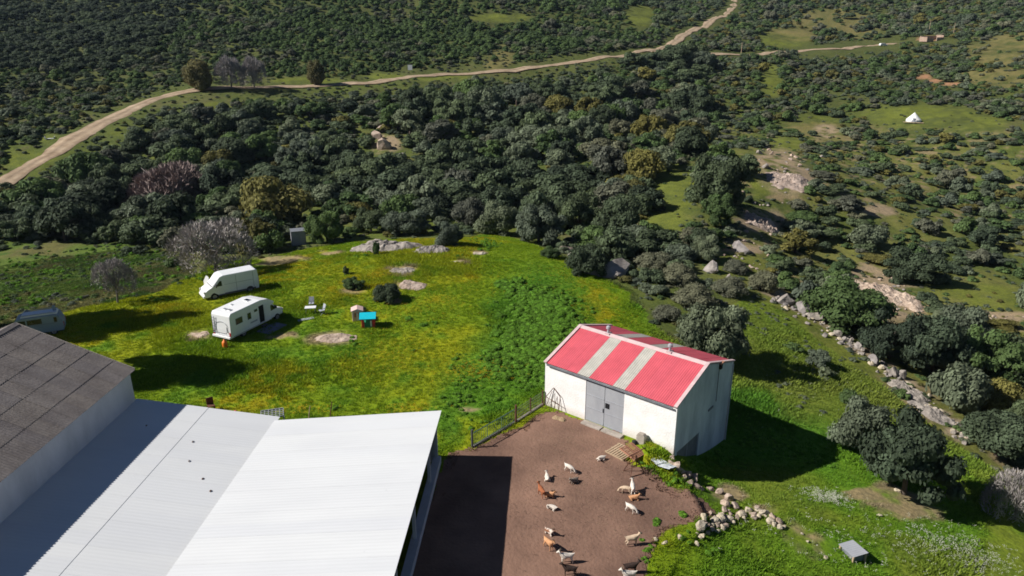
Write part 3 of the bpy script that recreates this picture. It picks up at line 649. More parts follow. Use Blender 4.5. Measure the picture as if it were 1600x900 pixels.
def tree(name, label, p, radius, height, kind, lod='hi', group=None, cat='tree', seed=None, trunk_h=.25, sxy=(1, 1)):
    """tree at p: crown radius and total height in metres; trunk_h: clear stem as a share of the height"""
    sd = rnd.randrange(1000) if seed is None else seed
    t = thing(name, label, cat, (p[0], p[1], p[2] - .05), rnd.uniform(0, 6.28), group)
    cs = CR[kind, lod]; me_ = cs[sd % len(cs)]
    z0, z1, rm = bounds(me_); ch = height * (1 - trunk_h); zs = ch / (z1 - z0); a_ = rnd.uniform(.86, 1.16) if lod == 'mid' else 1.0
    inst('crown', me_, t, (0, 0, height * trunk_h - z0 * zs), (0, 0, 0), (radius / rm * sxy[0] * a_, radius / rm * sxy[1] / a_, zs))
    ts = TRK[kind in ('bare', 'mauve')]; tk = ts[sd % len(ts)]
    inst('trunk', tk, t, (0, 0, 0), (0, 0, 0), (radius * .9, radius * .9, height * .78))
    return t
def px_size(p, px): return px * depth(p) / FPX
def tree_px(name, label, u, v, w, h, kind, lod='hi', group=None, cat='tree', trunk_h=.2, sxy=(1, 1), seed=None):
    """by the foot's pixel and the outline's width and height in photo pixels"""
    p = G(u, v); dep_ = math.atan2(CAM_H - p.z, math.hypot(p.x, p.y))
    Rr = px_size(p, w) / 2; hm_ = px_size(p, h) / 2; Hh = 1.68 * math.sqrt(max(hm_ ** 2 - (Rr * .9 * math.sin(dep_)) ** 2, (.45 * Rr) ** 2)) / math.cos(dep_)
    return tree(name, label, p, Rr, Hh, kind, lod, group, cat, seed, trunk_h, sxy)
SINGLE = []        # (u, v, half width) of plants placed one by one, so the scatter keeps clear of them
def single(*a, **k):
    SINGLE.append((a[2], a[3], a[4] * .5, a[5])); return tree_px(*a, **k)
single('oak_tree', 'big round dull green tree standing directly behind the red roofed barn', 1118, 565, 118, 112, 'olive', trunk_h=.08)
single('oak_tree', 'largest dark oak at lower right, above the bare pinkish earth', 1412, 772, 146, 150, 'oak', trunk_h=.16, seed=1)
single('olive_tree', 'pale olive tree leaning against the largest oak at lower right', 1342, 705, 96, 105, 'olive', trunk_h=.2)
single('oak_tree', 'oak with bent pale trunk at the right edge beside the stream bed', 1556, 712, 120, 92, 'oak', trunk_h=.3)
single('oak_tree', 'broad green oak just behind the grey boulders', 1318, 508, 138, 92, 'green', trunk_h=.12)
single('oak_tree', 'round dark oak casting a sharp shadow beside the stony slope', 1425, 438, 98, 62, 'oak', trunk_h=.08)
single('olive_tree', 'small round olive tree above the grey thicket', 1104, 408, 54, 50, 'olive', trunk_h=.1)
single('oak_tree', 'tall oak at the edge of the grass clearing on the right slope', 1118, 322, 96, 92, 'oak', trunk_h=.1)
single('oak_tree', 'smaller oak below the tall one at the grass clearing', 1122, 350, 62, 56, 'green', trunk_h=.1)
for i, (u, v, w, h, k, lab) in enumerate([(1388, 560, 100, 92, 'dark', 'dark oak in the shady belt right of the split boulders'), (1455, 582, 118, 108, 'oak', 'oak in the middle of the shady belt along the stream'),
        (1530, 600, 120, 104, 'green', 'green oak at the right end of the shady belt along the stream'), (1600, 610, 110, 104, 'oak', 'oak cut by the right edge of the picture'), (1552, 640, 74, 62, 'yellow', 'round yellowish bushy tree at the foot of the shady belt'),
        (1500, 545, 96, 84, 'olive', 'grey green olive at the back of the shady belt'), (1590, 690, 80, 80, 'oak', 'dark oak behind the bent trunked one at the right edge')]):
    single('oak_tree', lab, u, v, w, h, k, trunk_h=.12)
single('bare_bush', 'grey leafless bush at the right edge below the trees', 1586, 812, 96, 96, 'bare', cat='bush', trunk_h=.02)
single('dark_bush', 'dark bush growing over the big boulder at the meadow edge', 918, 428, 66, 52, 'dark', cat='bush', trunk_h=.02)
single('dark_bush', 'small dark bush left of the big boulder', 860, 402, 32, 22, 'green', cat='bush', trunk_h=.02)
single('dark_bush', 'round dark bush alone in the yellow meadow', 605, 470, 46, 32, 'dark', cat='bush', trunk_h=.02)
single('low_bush', 'low spreading green bush in the meadow left of the stones', 552, 450, 40, 22, 'green', cat='bush', trunk_h=.0)
single('low_bush', 'tiny upright bush at the top of the yellow meadow', 541, 428, 11, 16, 'oak', 'mid', cat='bush', trunk_h=.0)
single('young_cypress', 'small upright shrub in front of the long rock outcrop', 588, 398, 11, 24, 'green', 'mid', cat='bush', trunk_h=.0)
single('low_bush', 'low dark bush right behind the pink toy house', 562, 488, 22, 14, 'oak', 'mid', cat='bush', trunk_h=.0)
single('olive_tree', 'small round olive at the right end of the long rock outcrop', 702, 384, 44, 46, 'olive', trunk_h=.06)
for (u, v, w, h, k, lab) in [(842, 380, 92, 72, 'olive', 'large pale olive at the top edge of the meadow'), (780, 366, 76, 62, 'olive', 'olive left of the large pale one at the top of the meadow'), (905, 366, 80, 76, 'oak', 'dark oak behind the big boulder'),
        (965, 372, 78, 76, 'oak', 'oak right of the one behind the big boulder'), (640, 366, 84, 48, 'olive', 'broad low olive above the long rock outcrop'), (512, 378, 66, 58, 'green', 'bright green oak beside the metal hut'), (580, 362, 60, 44, 'oak', 'small oak between the metal hut and the rock outcrop'),
        (735, 352, 60, 50, 'grey', 'grey shrubby tree behind the rock outcrop')]:
    single('olive_tree' if k == 'olive' else 'oak_tree', lab, u, v, w, h, k, trunk_h=.08)
single('leafless_tree', 'wide leafless grey tree behind the white van', 338, 428, 136, 104, 'bare', trunk_h=.16)
single('leafless_tree', 'thin leafless tree on the slope left of the vans', 184, 474, 62, 84, 'bare', trunk_h=.3)
single('leafless_tree', 'huge mauve brown leafless crown left of centre in the wood', 268, 322, 150, 80, 'mauve', trunk_h=.06)
single('willow_tree', 'large yellowish round crown right of the mauve one', 432, 352, 118, 92, 'yellow', trunk_h=.05)
single('pine_tree', 'brownish pine on the bend of the dirt road', 312, 142, 50, 56, 'pine', trunk_h=.12)
single('bare_tree', 'tall grey tree right of the pine by the road', 362, 138, 46, 58, 'bare', trunk_h=.1)
single('bare_tree', 'second grey tree right of the pine by the road', 398, 138, 42, 56, 'bare', trunk_h=.1)
single('pine_tree', 'small slim pine beside the road right of the grey trees', 494, 132, 30, 44, 'pine', trunk_h=.1)
single('grey_shrub', 'grey green shrub right of the dwarf palm', 1040, 498, 50, 30, 'grey', cat='bush', trunk_h=.0)
for (u, v, w, h, lab) in [(1085, 476, 74, 34, 'wide grey shrub above the barn, nearest the big oak'), (1140, 458, 60, 30, 'grey shrub in the middle of the thicket above the barn'), (1060, 440, 66, 30, 'grey shrub right of the big boulder'), (1020, 418, 60, 28, 'grey shrub topmost in the thicket by the big boulder'),
        (1190, 452, 50, 38, 'purplish grey shrub beside the first pale boulder'), (1150, 425, 46, 24, 'grey shrub below the small round olive')]:
    single('grey_shrub', lab, u, v, w, h, 'grey', cat='bush', trunk_h=.0)
for (u, v, w, h, k, lab) in [(1275, 570, 46, 32, 'olive', 'pale bush on the grass slope right of the big oak'), (1240, 548, 28, 18, 'green', 'small dark bush on the grass slope right of the big oak'), (1290, 590, 30, 22, 'olive', 'low pale bush lower on the grass slope'), (1325, 628, 34, 26, 'green', 'low bush above the pale olive on the slope')]:
    single('low_bush', lab, u, v, w, h, k, 'mid', cat='bush', trunk_h=.0)
# off-frame trees on the left whose shadows reach the meadow
for (x, y, rr_, hh, th_, lab) in [(-59.5, 62.6, 5.2, 14.5, .42, 'tall oak just outside the left edge beside the small camper'), (-57.5, 65.0, 4.8, 20.5, .54, 'taller oak behind the one beside the small camper'), (-45.5, 54.5, 4.0, 17.5, .52, 'tall oak just outside the left edge behind the grey shed')]:
    tree('oak_tree', lab, (x, y, Z(x, y)), rr_, hh, 'oak', trunk_h=th_)

# ---- the wood and the scrub
def scatter():
    rng = np.random.default_rng(5); out = []
    for (r0, r1, s) in ((60, 150, 2.4), (150, 260, 2.7), (260, 400, 3.0), (400, 700, 4.4)):
        xs = np.arange(-r1 * .78, r1 * .78, s); ys = np.arange(r0 * .55, r1, s); X, Y = np.meshgrid(xs, ys)
        X = X.ravel() + rng.uniform(-.48, .48, X.size) * s; Y = Y.ravel() + rng.uniform(-.48, .48, Y.size) * s
        r = np.hypot(X, Y); k = (r >= r0) & (r < r1) & (np.abs(np.arctan2(X, Y)) < R(41)); out.append(np.stack([X[k], Y[k], np.full(k.sum(), s)], 1))
    P = np.concatenate(out); x, y, s = P.T; z = terrain(x, y); u, v, d = project(x, y, z); n = len(x)
    # belts: the wood of bigger trees between meadow and road, scrub elsewhere
    vr = np.interp(u, [p[0] for p in ROAD_PX[:18]] + [1100, 1700], [p[1] for p in ROAD_PX[:18]] + [84, 66])
    wood = (v > vr + 6) & (u < 1120 + (v - 200) * .15)
    big = rng.random(n)
    rad = np.where(wood, np.where(big < .06, rng.uniform(4.2, 5.4, n), np.where(big < .30, rng.uniform(2.2, 3.8, n), rng.uniform(.9, 2.1, n))), np.where(big < .10, rng.uniform(2.0, 3.4, n), rng.uniform(.9, 2.1, n)))
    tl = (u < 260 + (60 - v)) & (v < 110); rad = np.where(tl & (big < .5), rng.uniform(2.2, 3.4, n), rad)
    rad = np.where(d > 300, rad * 1.25, rad); rad = np.where(d > 420, rad * 1.35, rad)
    hgt = rad * np.where(rad > 2.15, rng.uniform(1.0, 1.45, n), rng.uniform(.85, 1.35, n))
    dens = np.where(wood, .97, .92) * sstep(.12, .36, fbm(x, y, 16, 3, 77) + .10)
    right = (u > 1060 + (420 - v) * .15) & (v > 190); dens = np.where(right, dens * .52, dens); rad = np.where(right & (big < .22), rng.uniform(2.0, 3.3, n), rad)
    ut, vt, _ = project(x, y, z + hgt * .9)
    keep = rng.random(n) < dens
    keep &= ~in_poly(x, y, MEADOW)
    keep &= poly_dist(x, y, MEADOW) > rad * .8
    keep &= ~((in_poly(u, v, LEFTSLOPE_PX) | ((u < 60) & (v > 395))) & ((v > 442) | (rng.random(n) > .22) | (rad > 1.8)))
    op = GRASSY + ROCKY + REDEARTH
    keep &= ~((ell(u, v, DRY, .9) > rng.random(n) * .9) & (rng.random(n) < .8))
    wpx = rad / d * FPX
    for f in (0, .5, 1):
        vm = v + (vt - v) * f; w = ell(u, vm, op, .92); keep &= ~(w > (rng.random(n) * .9 + .08 if f else rng.random(n) * .5 + .05))
        for line, hw in ((ROAD_PX[:17], 3.5), (ROAD_PX[-4:], 3), (ROAD2_PX[4:], 2.5)):
            dd = poly_dist(u, vm, line); hit = dd < hw + wpx * (.55 if f else .75) + 2
            lucky = fbm(u, vm, 40, 2, 88) > .64
            keep &= ~(hit & (~lucky | (f == 0)))
    keep &= poly_dist(x, y, ROAD_XY) > 3.2 + rad; keep &= poly_dist(x, y, ROAD2_XY) > 3.2 + rad
    for (cu, cv, hw, hh) in SINGLE:
        # neither inside a placed plant nor in front of it
        keep &= ~((np.abs(u - cu) < hw * .85 + wpx * .3) & (v > cv - 6 - hh * .25) & (vt < cv - hh * .22) )
    for (cu, cv, hw, hh) in KEEP_OPEN:
        keep &= ~((np.abs(u - cu) < hw + wpx) & (v > cv - 4) & (vt < cv + 2))
    # drop plants that stand inside a bigger one
    q = np.flatnonzero(keep); q = q[np.argsort(-rad[q])]
    cell = {}; fin = []
    for i in q:
        cx_, cy_ = int(x[i] // 6), int(y[i] // 6); ok = True
        for a in (-1, 0, 1):
            for b in (-1, 0, 1):
                for j in cell.get((cx_ + a, cy_ + b), ()):
                    if math.hypot(x[i] - x[j], y[i] - y[j]) < .48 * rad[j] + .28 * rad[i]: ok = False; break
                if not ok: break
            if not ok: break
        if ok: cell.setdefault((cx_, cy_), []).append(i); fin.append(i)
    fin = np.array(fin)
    tone = fbm(x, y, 22, 3, 91) + rng.normal(0, .11, n)
    kinds = []
    for i in fin:
        t = tone[i]; a = rng.random()
        if u[i] < 260 + (60 - v[i]) and v[i] < 110: k = 'dark' if a < .75 else 'oak'  # upper-left hillside: its shade is put into the leaf colour, mostly dark plants
        elif wood[i]: k = 'dark' if a < .12 else 'oak' if t < .47 else 'olive' if t < .58 else 'green' if a < .66 else 'grey' if a < .86 else 'yellow'
        elif u[i] < 1000 and v[i] < 140: k = 'green' if t > .42 else 'oak' if a < .7 else 'grey'
        else: k = 'oak' if a < .34 else 'green' if a < .62 else 'olive' if a < .78 else 'grey' if a < .92 else 'yellow'
        kinds.append(k)
    return x[fin], y[fin], z[fin], rad[fin], hgt[fin], u[fin], v[fin], d[fin], wood[fin], kinds
# features in the scrub that must stay in view: tent, parked car, sign, ruin, boulders
KEEP_OPEN = [(u, v, 12, 10) for u, v in RL] + [(1425, 192, 22, 20), (1380, 72, 12, 8), (641, 112, 8, 12), (1455, 62, 24, 12), (604, 235, 34, 36), (1112, 430, 18, 12), (1250, 490, 50, 22), (1380, 575, 40, 20), (466, 382, 16, 24), (38, 232, 24, 10)]
sx, sy, sz, sr, sh, su, sv, sd_, swood, skind = scatter()
vis = (su > -60) & (su < 1660) & (sv > -40)
order = np.argsort(-np.where(vis, sr / sd_, 0)); ntree = nbush = 0
TREE_LAB = {'oak': 'dark green oak', 'dark': 'very dark oak', 'olive': 'grey green wild olive', 'green': 'fresh green oak', 'grey': 'dull grey brown tree', 'yellow': 'yellowish green tree'}
BUSH_LAB = {'oak': 'dark green shrub', 'dark': 'very dark shrub', 'olive': 'pale grey green shrub', 'green': 'fresh green shrub', 'grey': 'dull grey brown shrub', 'yellow': 'yellowish green shrub'}
def zone(u, v, wood_):
    if wood_:
        a = 'near the left edge' if u < 190 else 'around the mauve crown' if u < 400 else 'behind the metal hut' if u < 560 else 'behind the rock outcrop' if u < 760 else 'behind the big boulder' if u < 960 else 'by the grass clearing'
        return f'in the wood {a}, ' + ('front rows' if v > 300 else 'middle rows' if v > 200 else 'rear rows')
    if v < 135 and u < 1010: return 'on the hillside above the road, ' + ('left' if u < 350 else 'centre' if u < 700 else 'right')
    if v < 160: return 'on the far slope around the reddish ruin' if u > 1300 else 'on the far slope below the road fork'
    if v > 400: return 'along the stream, ' + ('above the barn' if u < 1200 else 'upper part' if v < 480 else 'lower part')
    if v > 210: return 'on the stony slope, ' + ('near the grass clearing' if u < 1250 else 'towards the right edge')
    return 'on the slope around the white tent' if u > 1300 else 'on the slope left of the white tent'
rest = []
for i in order:
    tall = sr[i] > 2.15
    if tall and ntree < 285 and vis[i]:
        ntree += 1; zt = zone(su[i], sv[i], swood[i]); sz_ = 'large ' if sr[i] > 3.7 else 'small ' if sr[i] < 2.8 else ''
        tree('evergreen_tree', f'{sz_}{TREE_LAB[skind[i]]} {zt}', (sx[i], sy[i], sz[i]), sr[i], sh[i], skind[i], 'mid', f'{sz_}{TREE_LAB[skind[i]]}s {zt}', 'tree', trunk_h=.1)
    elif not tall and nbush < 270 and vis[i]:
        nbush += 1; zt = zone(su[i], sv[i], swood[i]); cs = CR[skind[i], 'low']
        o = inst('shrub', cs[i % 2], None, (sx[i], sy[i], sz[i] - .1), (0, 0, rnd.uniform(0, 6.28)), (sr[i], sr[i], sh[i] * .8))
        tag(o, f'{BUSH_LAB[skind[i]]} {zt}', 'shrub', f'{BUSH_LAB[skind[i]]}s {zt}')
    else: rest.append(i)
def gn_scatter(name, meshes, pos, rotz, scl, pick, label, kind='stuff'):
    """one object whose points carry instances of a few meshes"""
    me_ = bpy.data.meshes.new(name); me_.vertices.add(len(pos)); me_.vertices.foreach_set('co', np.asarray(pos, np.float32).ravel())
    at1 = me_.attributes.new('scl', 'FLOAT_VECTOR', 'POINT'); at1.data.foreach_set('vector', np.asarray(scl, np.float32).ravel())
    at2 = me_.attributes.new('rz', 'FLOAT_VECTOR', 'POINT'); rv = np.zeros((len(pos), 3), np.float32); rv[:, 2] = rotz; at2.data.foreach_set('vector', rv.ravel())
    at3 = me_.attributes.new('pick', 'INT', 'POINT'); at3.data.foreach_set('value', np.asarray(pick, np.int32))
    o = link(bpy.data.objects.new(name, me_)); tag(o, label, None, None, kind)
    ng = bpy.data.node_groups.new(name, 'GeometryNodeTree'); ng.interface.new_socket('Geometry', in_out='INPUT', socket_type='NodeSocketGeometry'); ng.interface.new_socket('Geometry', in_out='OUTPUT', socket_type='NodeSocketGeometry')
    N = ng.nodes; L = ng.links; gi = N.new('NodeGroupInput'); go = N.new('NodeGroupOutput'); jn = N.new('GeometryNodeJoinGeometry')
    def named(nm, ty):
        a = N.new('GeometryNodeInputNamedAttribute'); a.data_type = ty; a.inputs['Name'].default_value = nm; return a.outputs['Attribute']
    for k, mm in enumerate(meshes):
        src = bpy.data.objects.new(name + '_source', mm)
        oi = N.new('GeometryNodeObjectInfo'); oi.inputs['Object'].default_value = src; oi.inputs['As Instance'].default_value = True
        cmp_ = N.new('FunctionNodeCompare'); cmp_.data_type = 'INT'; cmp_.operation = 'EQUAL'; L.new(named('pick', 'INT'), cmp_.inputs[2]); cmp_.inputs[3].default_value = k
        ip = N.new('GeometryNodeInstanceOnPoints'); L.new(gi.outputs[0], ip.inputs['Points']); L.new(cmp_.outputs[0], ip.inputs['Selection']); L.new(oi.outputs['Geometry'], ip.inputs['Instance'])
        L.new(named('rz', 'FLOAT_VECTOR'), ip.inputs['Rotation']); L.new(named('scl', 'FLOAT_VECTOR'), ip.inputs['Scale']); L.new(ip.outputs[0], jn.inputs[0])
    L.new(jn.outputs[0], go.inputs[0]); md = o.modifiers.new('scatter', 'NODES'); md.node_group = ng
    return o
allow = [(k, j) for k in ('oak', 'olive', 'green', 'yellow', 'grey', 'dark') for j in (0, 1)]; ai = {a: i for i, a in enumerate(allow)}
rest = np.array(rest); srng = np.random.default_rng(3)
lowmeshes = [CR[k, 'low'][j] for k, j in allow]
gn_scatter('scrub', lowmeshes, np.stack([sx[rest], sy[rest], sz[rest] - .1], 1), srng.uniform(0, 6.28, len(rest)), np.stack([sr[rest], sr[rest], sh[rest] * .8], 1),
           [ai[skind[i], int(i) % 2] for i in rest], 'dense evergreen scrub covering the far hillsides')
print('plants: trees', ntree, 'shrubs', nbush, 'scrub', len(rest))

# low undergrowth between the bushes
urng = np.random.default_rng(29); U = []
for (r0, r1, s_) in ((58, 130, 1.5), (130, 230, 2.2), (230, 400, 3.4)):
    xs = np.arange(-r1 * .75, r1 * .75, s_); ys = np.arange(r0 * .5, r1, s_); X, Y = np.meshgrid(xs, ys); X = X.ravel() + urng.uniform(-.5, .5, X.size) * s_; Y = Y.ravel() + urng.uniform(-.5, .5, Y.size) * s_
    r_ = np.hypot(X, Y); k = (r_ >= r0) & (r_ < r1) & (np.abs(np.arctan2(X, Y)) < R(40)); U.append(np.stack([X[k], Y[k]], 1))
U = np.concatenate(U); x, y = U.T; z = terrain(x, y); u, v, d = project(x, y, z)
pr = .22 + .75 * sstep(.4, .62, fbm(x, y, 7, 3, 97)); pr *= 1 - .72 * ell(u, v, GRASSY) ; pr *= 1 - .6 * ell(u, v, ROCKY + DRY); pr *= 1 - .85 * ell(u, v, REDEARTH)
rd = poly_dist(x, y, ROAD_XY); pr = np.where((rd < 45) & (d > 110), np.maximum(pr, .95 * (1 - .8 * ell(u, v, GRASSY))), pr)
k = (urng.random(len(x)) < pr) & ~in_poly(x, y, MEADOW) & (poly_dist(x, y, ROAD_XY) > 4.0) & (poly_dist(x, y, ROAD2_XY) > 4.0)
x, y, z, d = x[k], y[k], z[k], d[k]; n = len(x); s_ = urng.uniform(.22, .62, n) * np.where(d > 230, 1.6, np.where(d > 130, 1.2, 1)) * np.where(rd[k] < 45, 1.25, 1)
uk = urng.choice(len(allow), n, p=np.array([.10, .10, .13, .13, .13, .13, .05, .05, .08, .08, .01, .01]))
gn_scatter('undergrowth', lowmeshes, np.stack([x, y, z - .05], 1), urng.uniform(0, 6.28, n), np.stack([s_, s_, s_ * .75], 1), uk, 'low undergrowth between the bushes on the slopes')
print('undergrowth', n)
# ------------------------------------------------------------------ rocks and stone walls
M['rock'] = mat('granite', (.37, .33, .30), .95, (.17, .15, .14), 1.1, .8, 5, rand=.12, detail=8, spec=.1)
M['warm_rock'] = mat('warm_granite', (.50, .40, .33), .95, (.27, .20, .16), 1.6, .6, 6, rand=.10, detail=8, spec=.1)
M['pale_rock'] = mat('pale_stone', (.60, .52, .40), .95, (.36, .30, .22), 2.2, .6, 8, rand=.10, detail=8, spec=.1)
def stone_mesh(name, seed, mt, sub=2, rough=.28):
    bm = bmesh.new(); bmesh.ops.create_icosphere(bm, subdivisions=sub, radius=1); r_ = random.Random(seed)
    pl = [(Vector((r_.gauss(0, 1), r_.gauss(0, 1), r_.gauss(0, 1))).normalized(), r_.uniform(.42, .8)) for _ in range(12)]
    for v in bm.verts:
        for nn, dd in pl:
            k = v.co.dot(nn) - dd
            if k > 0: v.co -= nn * k
        v.co *= 1 + r_.uniform(-.06, .06)
    me_ = bpy.data.meshes.new(name); bm.to_mesh(me_); bm.free(); me_.polygons.foreach_set('use_smooth', np.zeros(len(me_.polygons), bool)); me_.materials.append(mt); return me_
ST = {k: [stone_mesh('stone', 600 + 10 * j + i, M[k]) for i in range(5)] for j, k in enumerate(('rock', 'warm_rock', 'pale_rock'))}
def stone(name, u, v, px, kind, parent=None, origin=None, flat=.75, sink=.35, stretch=1.0, lift=0):
    p = G(u, v); r_ = px_size(p, px) / 2; loc = p + Vector((0, 0, r_ * flat * (1 - sink * 2) * .5 + lift))
    if origin is not None: loc = loc - origin
    return inst(name, rnd.choice(ST[kind]), parent, loc, (rnd.uniform(-.3, .3), rnd.uniform(-.3, .3), rnd.uniform(0, 6.28)), (r_ * stretch * rnd.uniform(.9, 1.15), r_ * rnd.uniform(.8, 1.05), r_ * flat * rnd.uniform(.9, 1.15)))
W1 = [(1050, 718, 17), (1057, 732, 24), (1065, 739, 16), (1074, 744, 22), (1083, 749, 25), (1079, 757, 14), (1088, 762, 12), (1096, 766, 10), (1110, 766, 12), (1122, 770, 16), (1048, 726, 12), (1068, 748, 12)]
W2 = [(1141, 781, 20), (1134, 790, 23), (1131, 800, 16), (1110, 803, 10), (1100, 811, 14), (1094, 824, 23), (1112, 829, 10), (1116, 815, 13), (1126, 812, 15), (1106, 834, 9), (1121, 832, 9), (1140, 813, 13), (1151, 811, 12), (1159, 806, 12), (1169, 800, 13),
      (1177, 806, 12), (1194, 803, 19), (1203, 816, 12), (1216, 817, 16), (1094, 840, 10), (1088, 851, 9), (1133, 822, 10), (1146, 818, 9), (1128, 826, 11), (1104, 822, 11), (1186, 808, 10), (1210, 822, 10), (1120, 822, 10), (1163, 812, 9), (1225, 824, 9), (1148, 794, 15)]
for nm, lst, lab in (('boulder_wall', W1, 'row of big pinkish boulders running from the barn corner'), ('dry_stone_wall', W2, 'curving dry stone wall of pale stones at the end of the yard')):
    o0 = G(*lst[len(lst) // 2][:2]); w = thing(nm, lab, 'stone wall', o0)
    for i, (u, v, px) in enumerate(lst): stone('stone', u, v, px * (1.2 if px < 16 else .95), 'warm_rock' if (nm == 'boulder_wall' or i < 3) else 'pale_rock' if i % 3 else 'warm_rock', w, o0, .85, .12)
for i in range(46):
    PL = [(1090, 838), (1096, 824), (1112, 818), (1130, 812), (1150, 808), (1172, 802), (1200, 810), (1222, 820)]; k = rnd.randrange(len(PL) - 1); f = rnd.random()
    stone('stone', PL[k][0] + (PL[k + 1][0] - PL[k][0]) * f + rnd.gauss(0, 3), PL[k][1] + (PL[k + 1][1] - PL[k][1]) * f + rnd.gauss(0, 4), rnd.uniform(6, 14), 'pale_rock' if i % 2 else 'warm_rock', w, o0, .9, .1, 1.0, .12 if i % 3 == 0 else 0)
for (u, v, px, lab) in [(1024, 843, 13, 'pale stone at the tip of the weeds by the yard'), (1038, 849, 12, 'pale stone left of the weed clump by the yard'), (1062, 840, 13, 'stone half buried in the weed clump by the yard'), (1253, 834, 9, 'small stone in the grass right of the dry stone wall'),
        (1290, 872, 12, 'flat stone in the grass left of the sheet metal hutch'), (1262, 846, 9, 'stone on the bare strip left of the sheet metal hutch'), (1374, 806, 10, 'flat pale stone below the pinkish earth bank'), (1404, 768, 13, 'grey rock at the foot of the largest oak')]:
    o = stone('stone', u, v, px, 'pale_rock', None, None, .6, .2); tag(o, lab, 'stone')
for (u, v, px, st_, fl, lab) in [(1226, 472, 34, 1.2, .8, 'large pale boulder topmost of the line right of the grass slope'), (1254, 486, 38, 1.15, .85, 'largest grey boulder of the line right of the grass slope'), (1272, 498, 30, 1., .9, 'boulder with a dark shaded side below the largest one'), (1308, 524, 17, 1, .9, 'small pale boulder in the gap of the boulder line'),
        (1319, 532, 15, 1, .8, 'small grey boulder next to the small pale one'), (1341, 545, 17, .8, 1.1, 'upright stone in the middle of the boulder line'), (1364, 566, 25, .9, 1.1, 'split grey boulder in the middle of the boulder line'), (1394, 585, 22, .8, 1.3, 'upright pale boulder, left of a pair under the dark trees'),
        (1408, 590, 20, .8, 1.2, 'upright boulder, right of a pair under the dark trees'), (1382, 576, 14, 1, .8, 'mossy stone between the split boulder and the upright pair'), (950, 428, 62, 1.15, .75, 'big boulder with a dark shaded side at the meadow edge'), (882, 394, 30, 1.0, .8, 'pale pinkish rock left of the big boulder at the meadow edge'), (894, 400, 18, 1.1, .6, 'small pale rock between the pale rock and the big boulder'), (1112, 424, 38, 1.2, .7, 'flat pale boulder among the grey shrubs'), (1138, 438, 20, .8, 1, 'stone right of the flat pale boulder among the grey shrubs'),
        (1158, 392, 30, 1.3, .8, 'rock ledge above the flat pale boulder'), (588, 216, 24, 1, .9, 'pinkish boulder in the middle of the wood'), (603, 232, 28, 1.1, .9, 'pale rock pile below the pinkish boulder in the wood'), (597, 205, 24, 1.1, .8, 'brown rock behind the pinkish boulder in the wood'), (628, 246, 18, 1.1, .7, 'small flat rock right of the rock pile in the wood'),
        (1186, 240, 16, 1.1, .8, 'grey rock on the slope left of the stony patch'), (1196, 262, 16, 1.2, .8, 'grey rock at the top of the stony patch'), (1470, 560, 14, 1, .8, 'small pale stone in the shade of the stream trees'), (1497, 586, 20, 1.2, .6, 'mossy yellowish stone in the shade of the stream trees'), (690, 268, 12, 1, .9, 'small reddish rock at the bottom of the wood')]:
    o = stone('boulder', u, v, px, 'warm_rock' if 'pink' in lab or 'red' in lab or 'brown' in lab else 'rock', None, None, fl, .2, st_); tag(o, lab, 'boulder')
o0 = G(1375, 575); rw = thing('rubble_line', 'broken line of grey rubble stones following the stream bed', 'stone wall', o0)
for k in range(190):
    i = rnd.randrange(len(RL) - 1); f = rnd.random(); u = RL[i][0] + (RL[i + 1][0] - RL[i][0]) * f + rnd.gauss(0, 7); v = RL[i][1] + (RL[i + 1][1] - RL[i][1]) * f + rnd.gauss(0, 4)
    stone('stone', u, v, rnd.uniform(4, 13), 'rock' if rnd.random() < .7 else 'pale_rock', rw, o0, rnd.uniform(.5, .95), .15)
for nm, lab, els in (('rock_scatter', 'loose brownish stones strewn over the stony slope', [(1225, 260, 44, 40, 40), (1180, 350, 46, 40, 30), (1160, 400, 40, 20, 20)]), ('rock_scatter', 'loose stones strewn down the bank beside the round dark oak', [(1385, 455, 46, 34, 40), (1560, 495, 60, 8, 14)])):
    o0 = G(*els[0][:2]); rw = thing(nm, lab, 'stones', o0)
    for (cu, cv, ru, rv, nn) in els:
        for k in range(nn): stone('stone', cu + rnd.gauss(0, .5) * ru, cv + rnd.gauss(0, .5) * rv, rnd.uniform(3, 9), 'warm_rock' if rnd.random() < .7 else 'rock', rw, o0, .7, .15)
def outcrop(label, u, v, lx, ly, h, yaw, kind='rock', seed=0, n=44, cat='rock'):
    """low ragged rock breaking through the turf: one closed dome with ridged relief"""
    p = G(u, v); X, Y = np.meshgrid(np.linspace(-1, 1, n), np.linspace(-1, 1, n)); c, s_ = math.cos(yaw), math.sin(yaw)
    wx = p.x + (X * lx * c - Y * ly * s_); wy = p.y + (X * lx * s_ + Y * ly * c)
    rr_ = np.hypot(X, Y) + (fbm(wx, wy, lx * .5, 3, 60 + seed) - .5) * .9
    rid = 1 - np.abs(fbm(wx, wy, max(lx * .22, .7), 4, 70 + seed) * 2 - 1); step_ = np.floor(fbm(wx, wy, max(lx * .3, .9), 3, 80 + seed) * 7) / 7
    hz = sstep(1.0, .35, rr_) * h * (.25 + .9 * rid * step_ * 1.6) - (1 - sstep(1.05, .8, rr_)) * .5
    V = np.stack([wx - p.x, wy - p.y, terrain(wx, wy) - p.z + hz], -1).reshape(-1, 3); I_ = np.arange(n * n).reshape(n, n)
    F_ = np.stack([I_[:-1, :-1], I_[:-1, 1:], I_[1:, 1:], I_[1:, :-1]], -1).reshape(-1, 4)
    o = inst('rock_outcrop', mesh_np('rock_outcrop', V, F_, M[kind], False), None, p); return tag(o, label, cat)
outcrop('long low grey rock outcrop along the top edge of the meadow', 612, 388, 6.6, 2.6, 1.0, -.05, 'rock', 1, 64)
outcrop('right end of the grey rock outcrop below the small olive', 678, 392, 3.0, 1.6, .7, -.1, 'rock', 2)
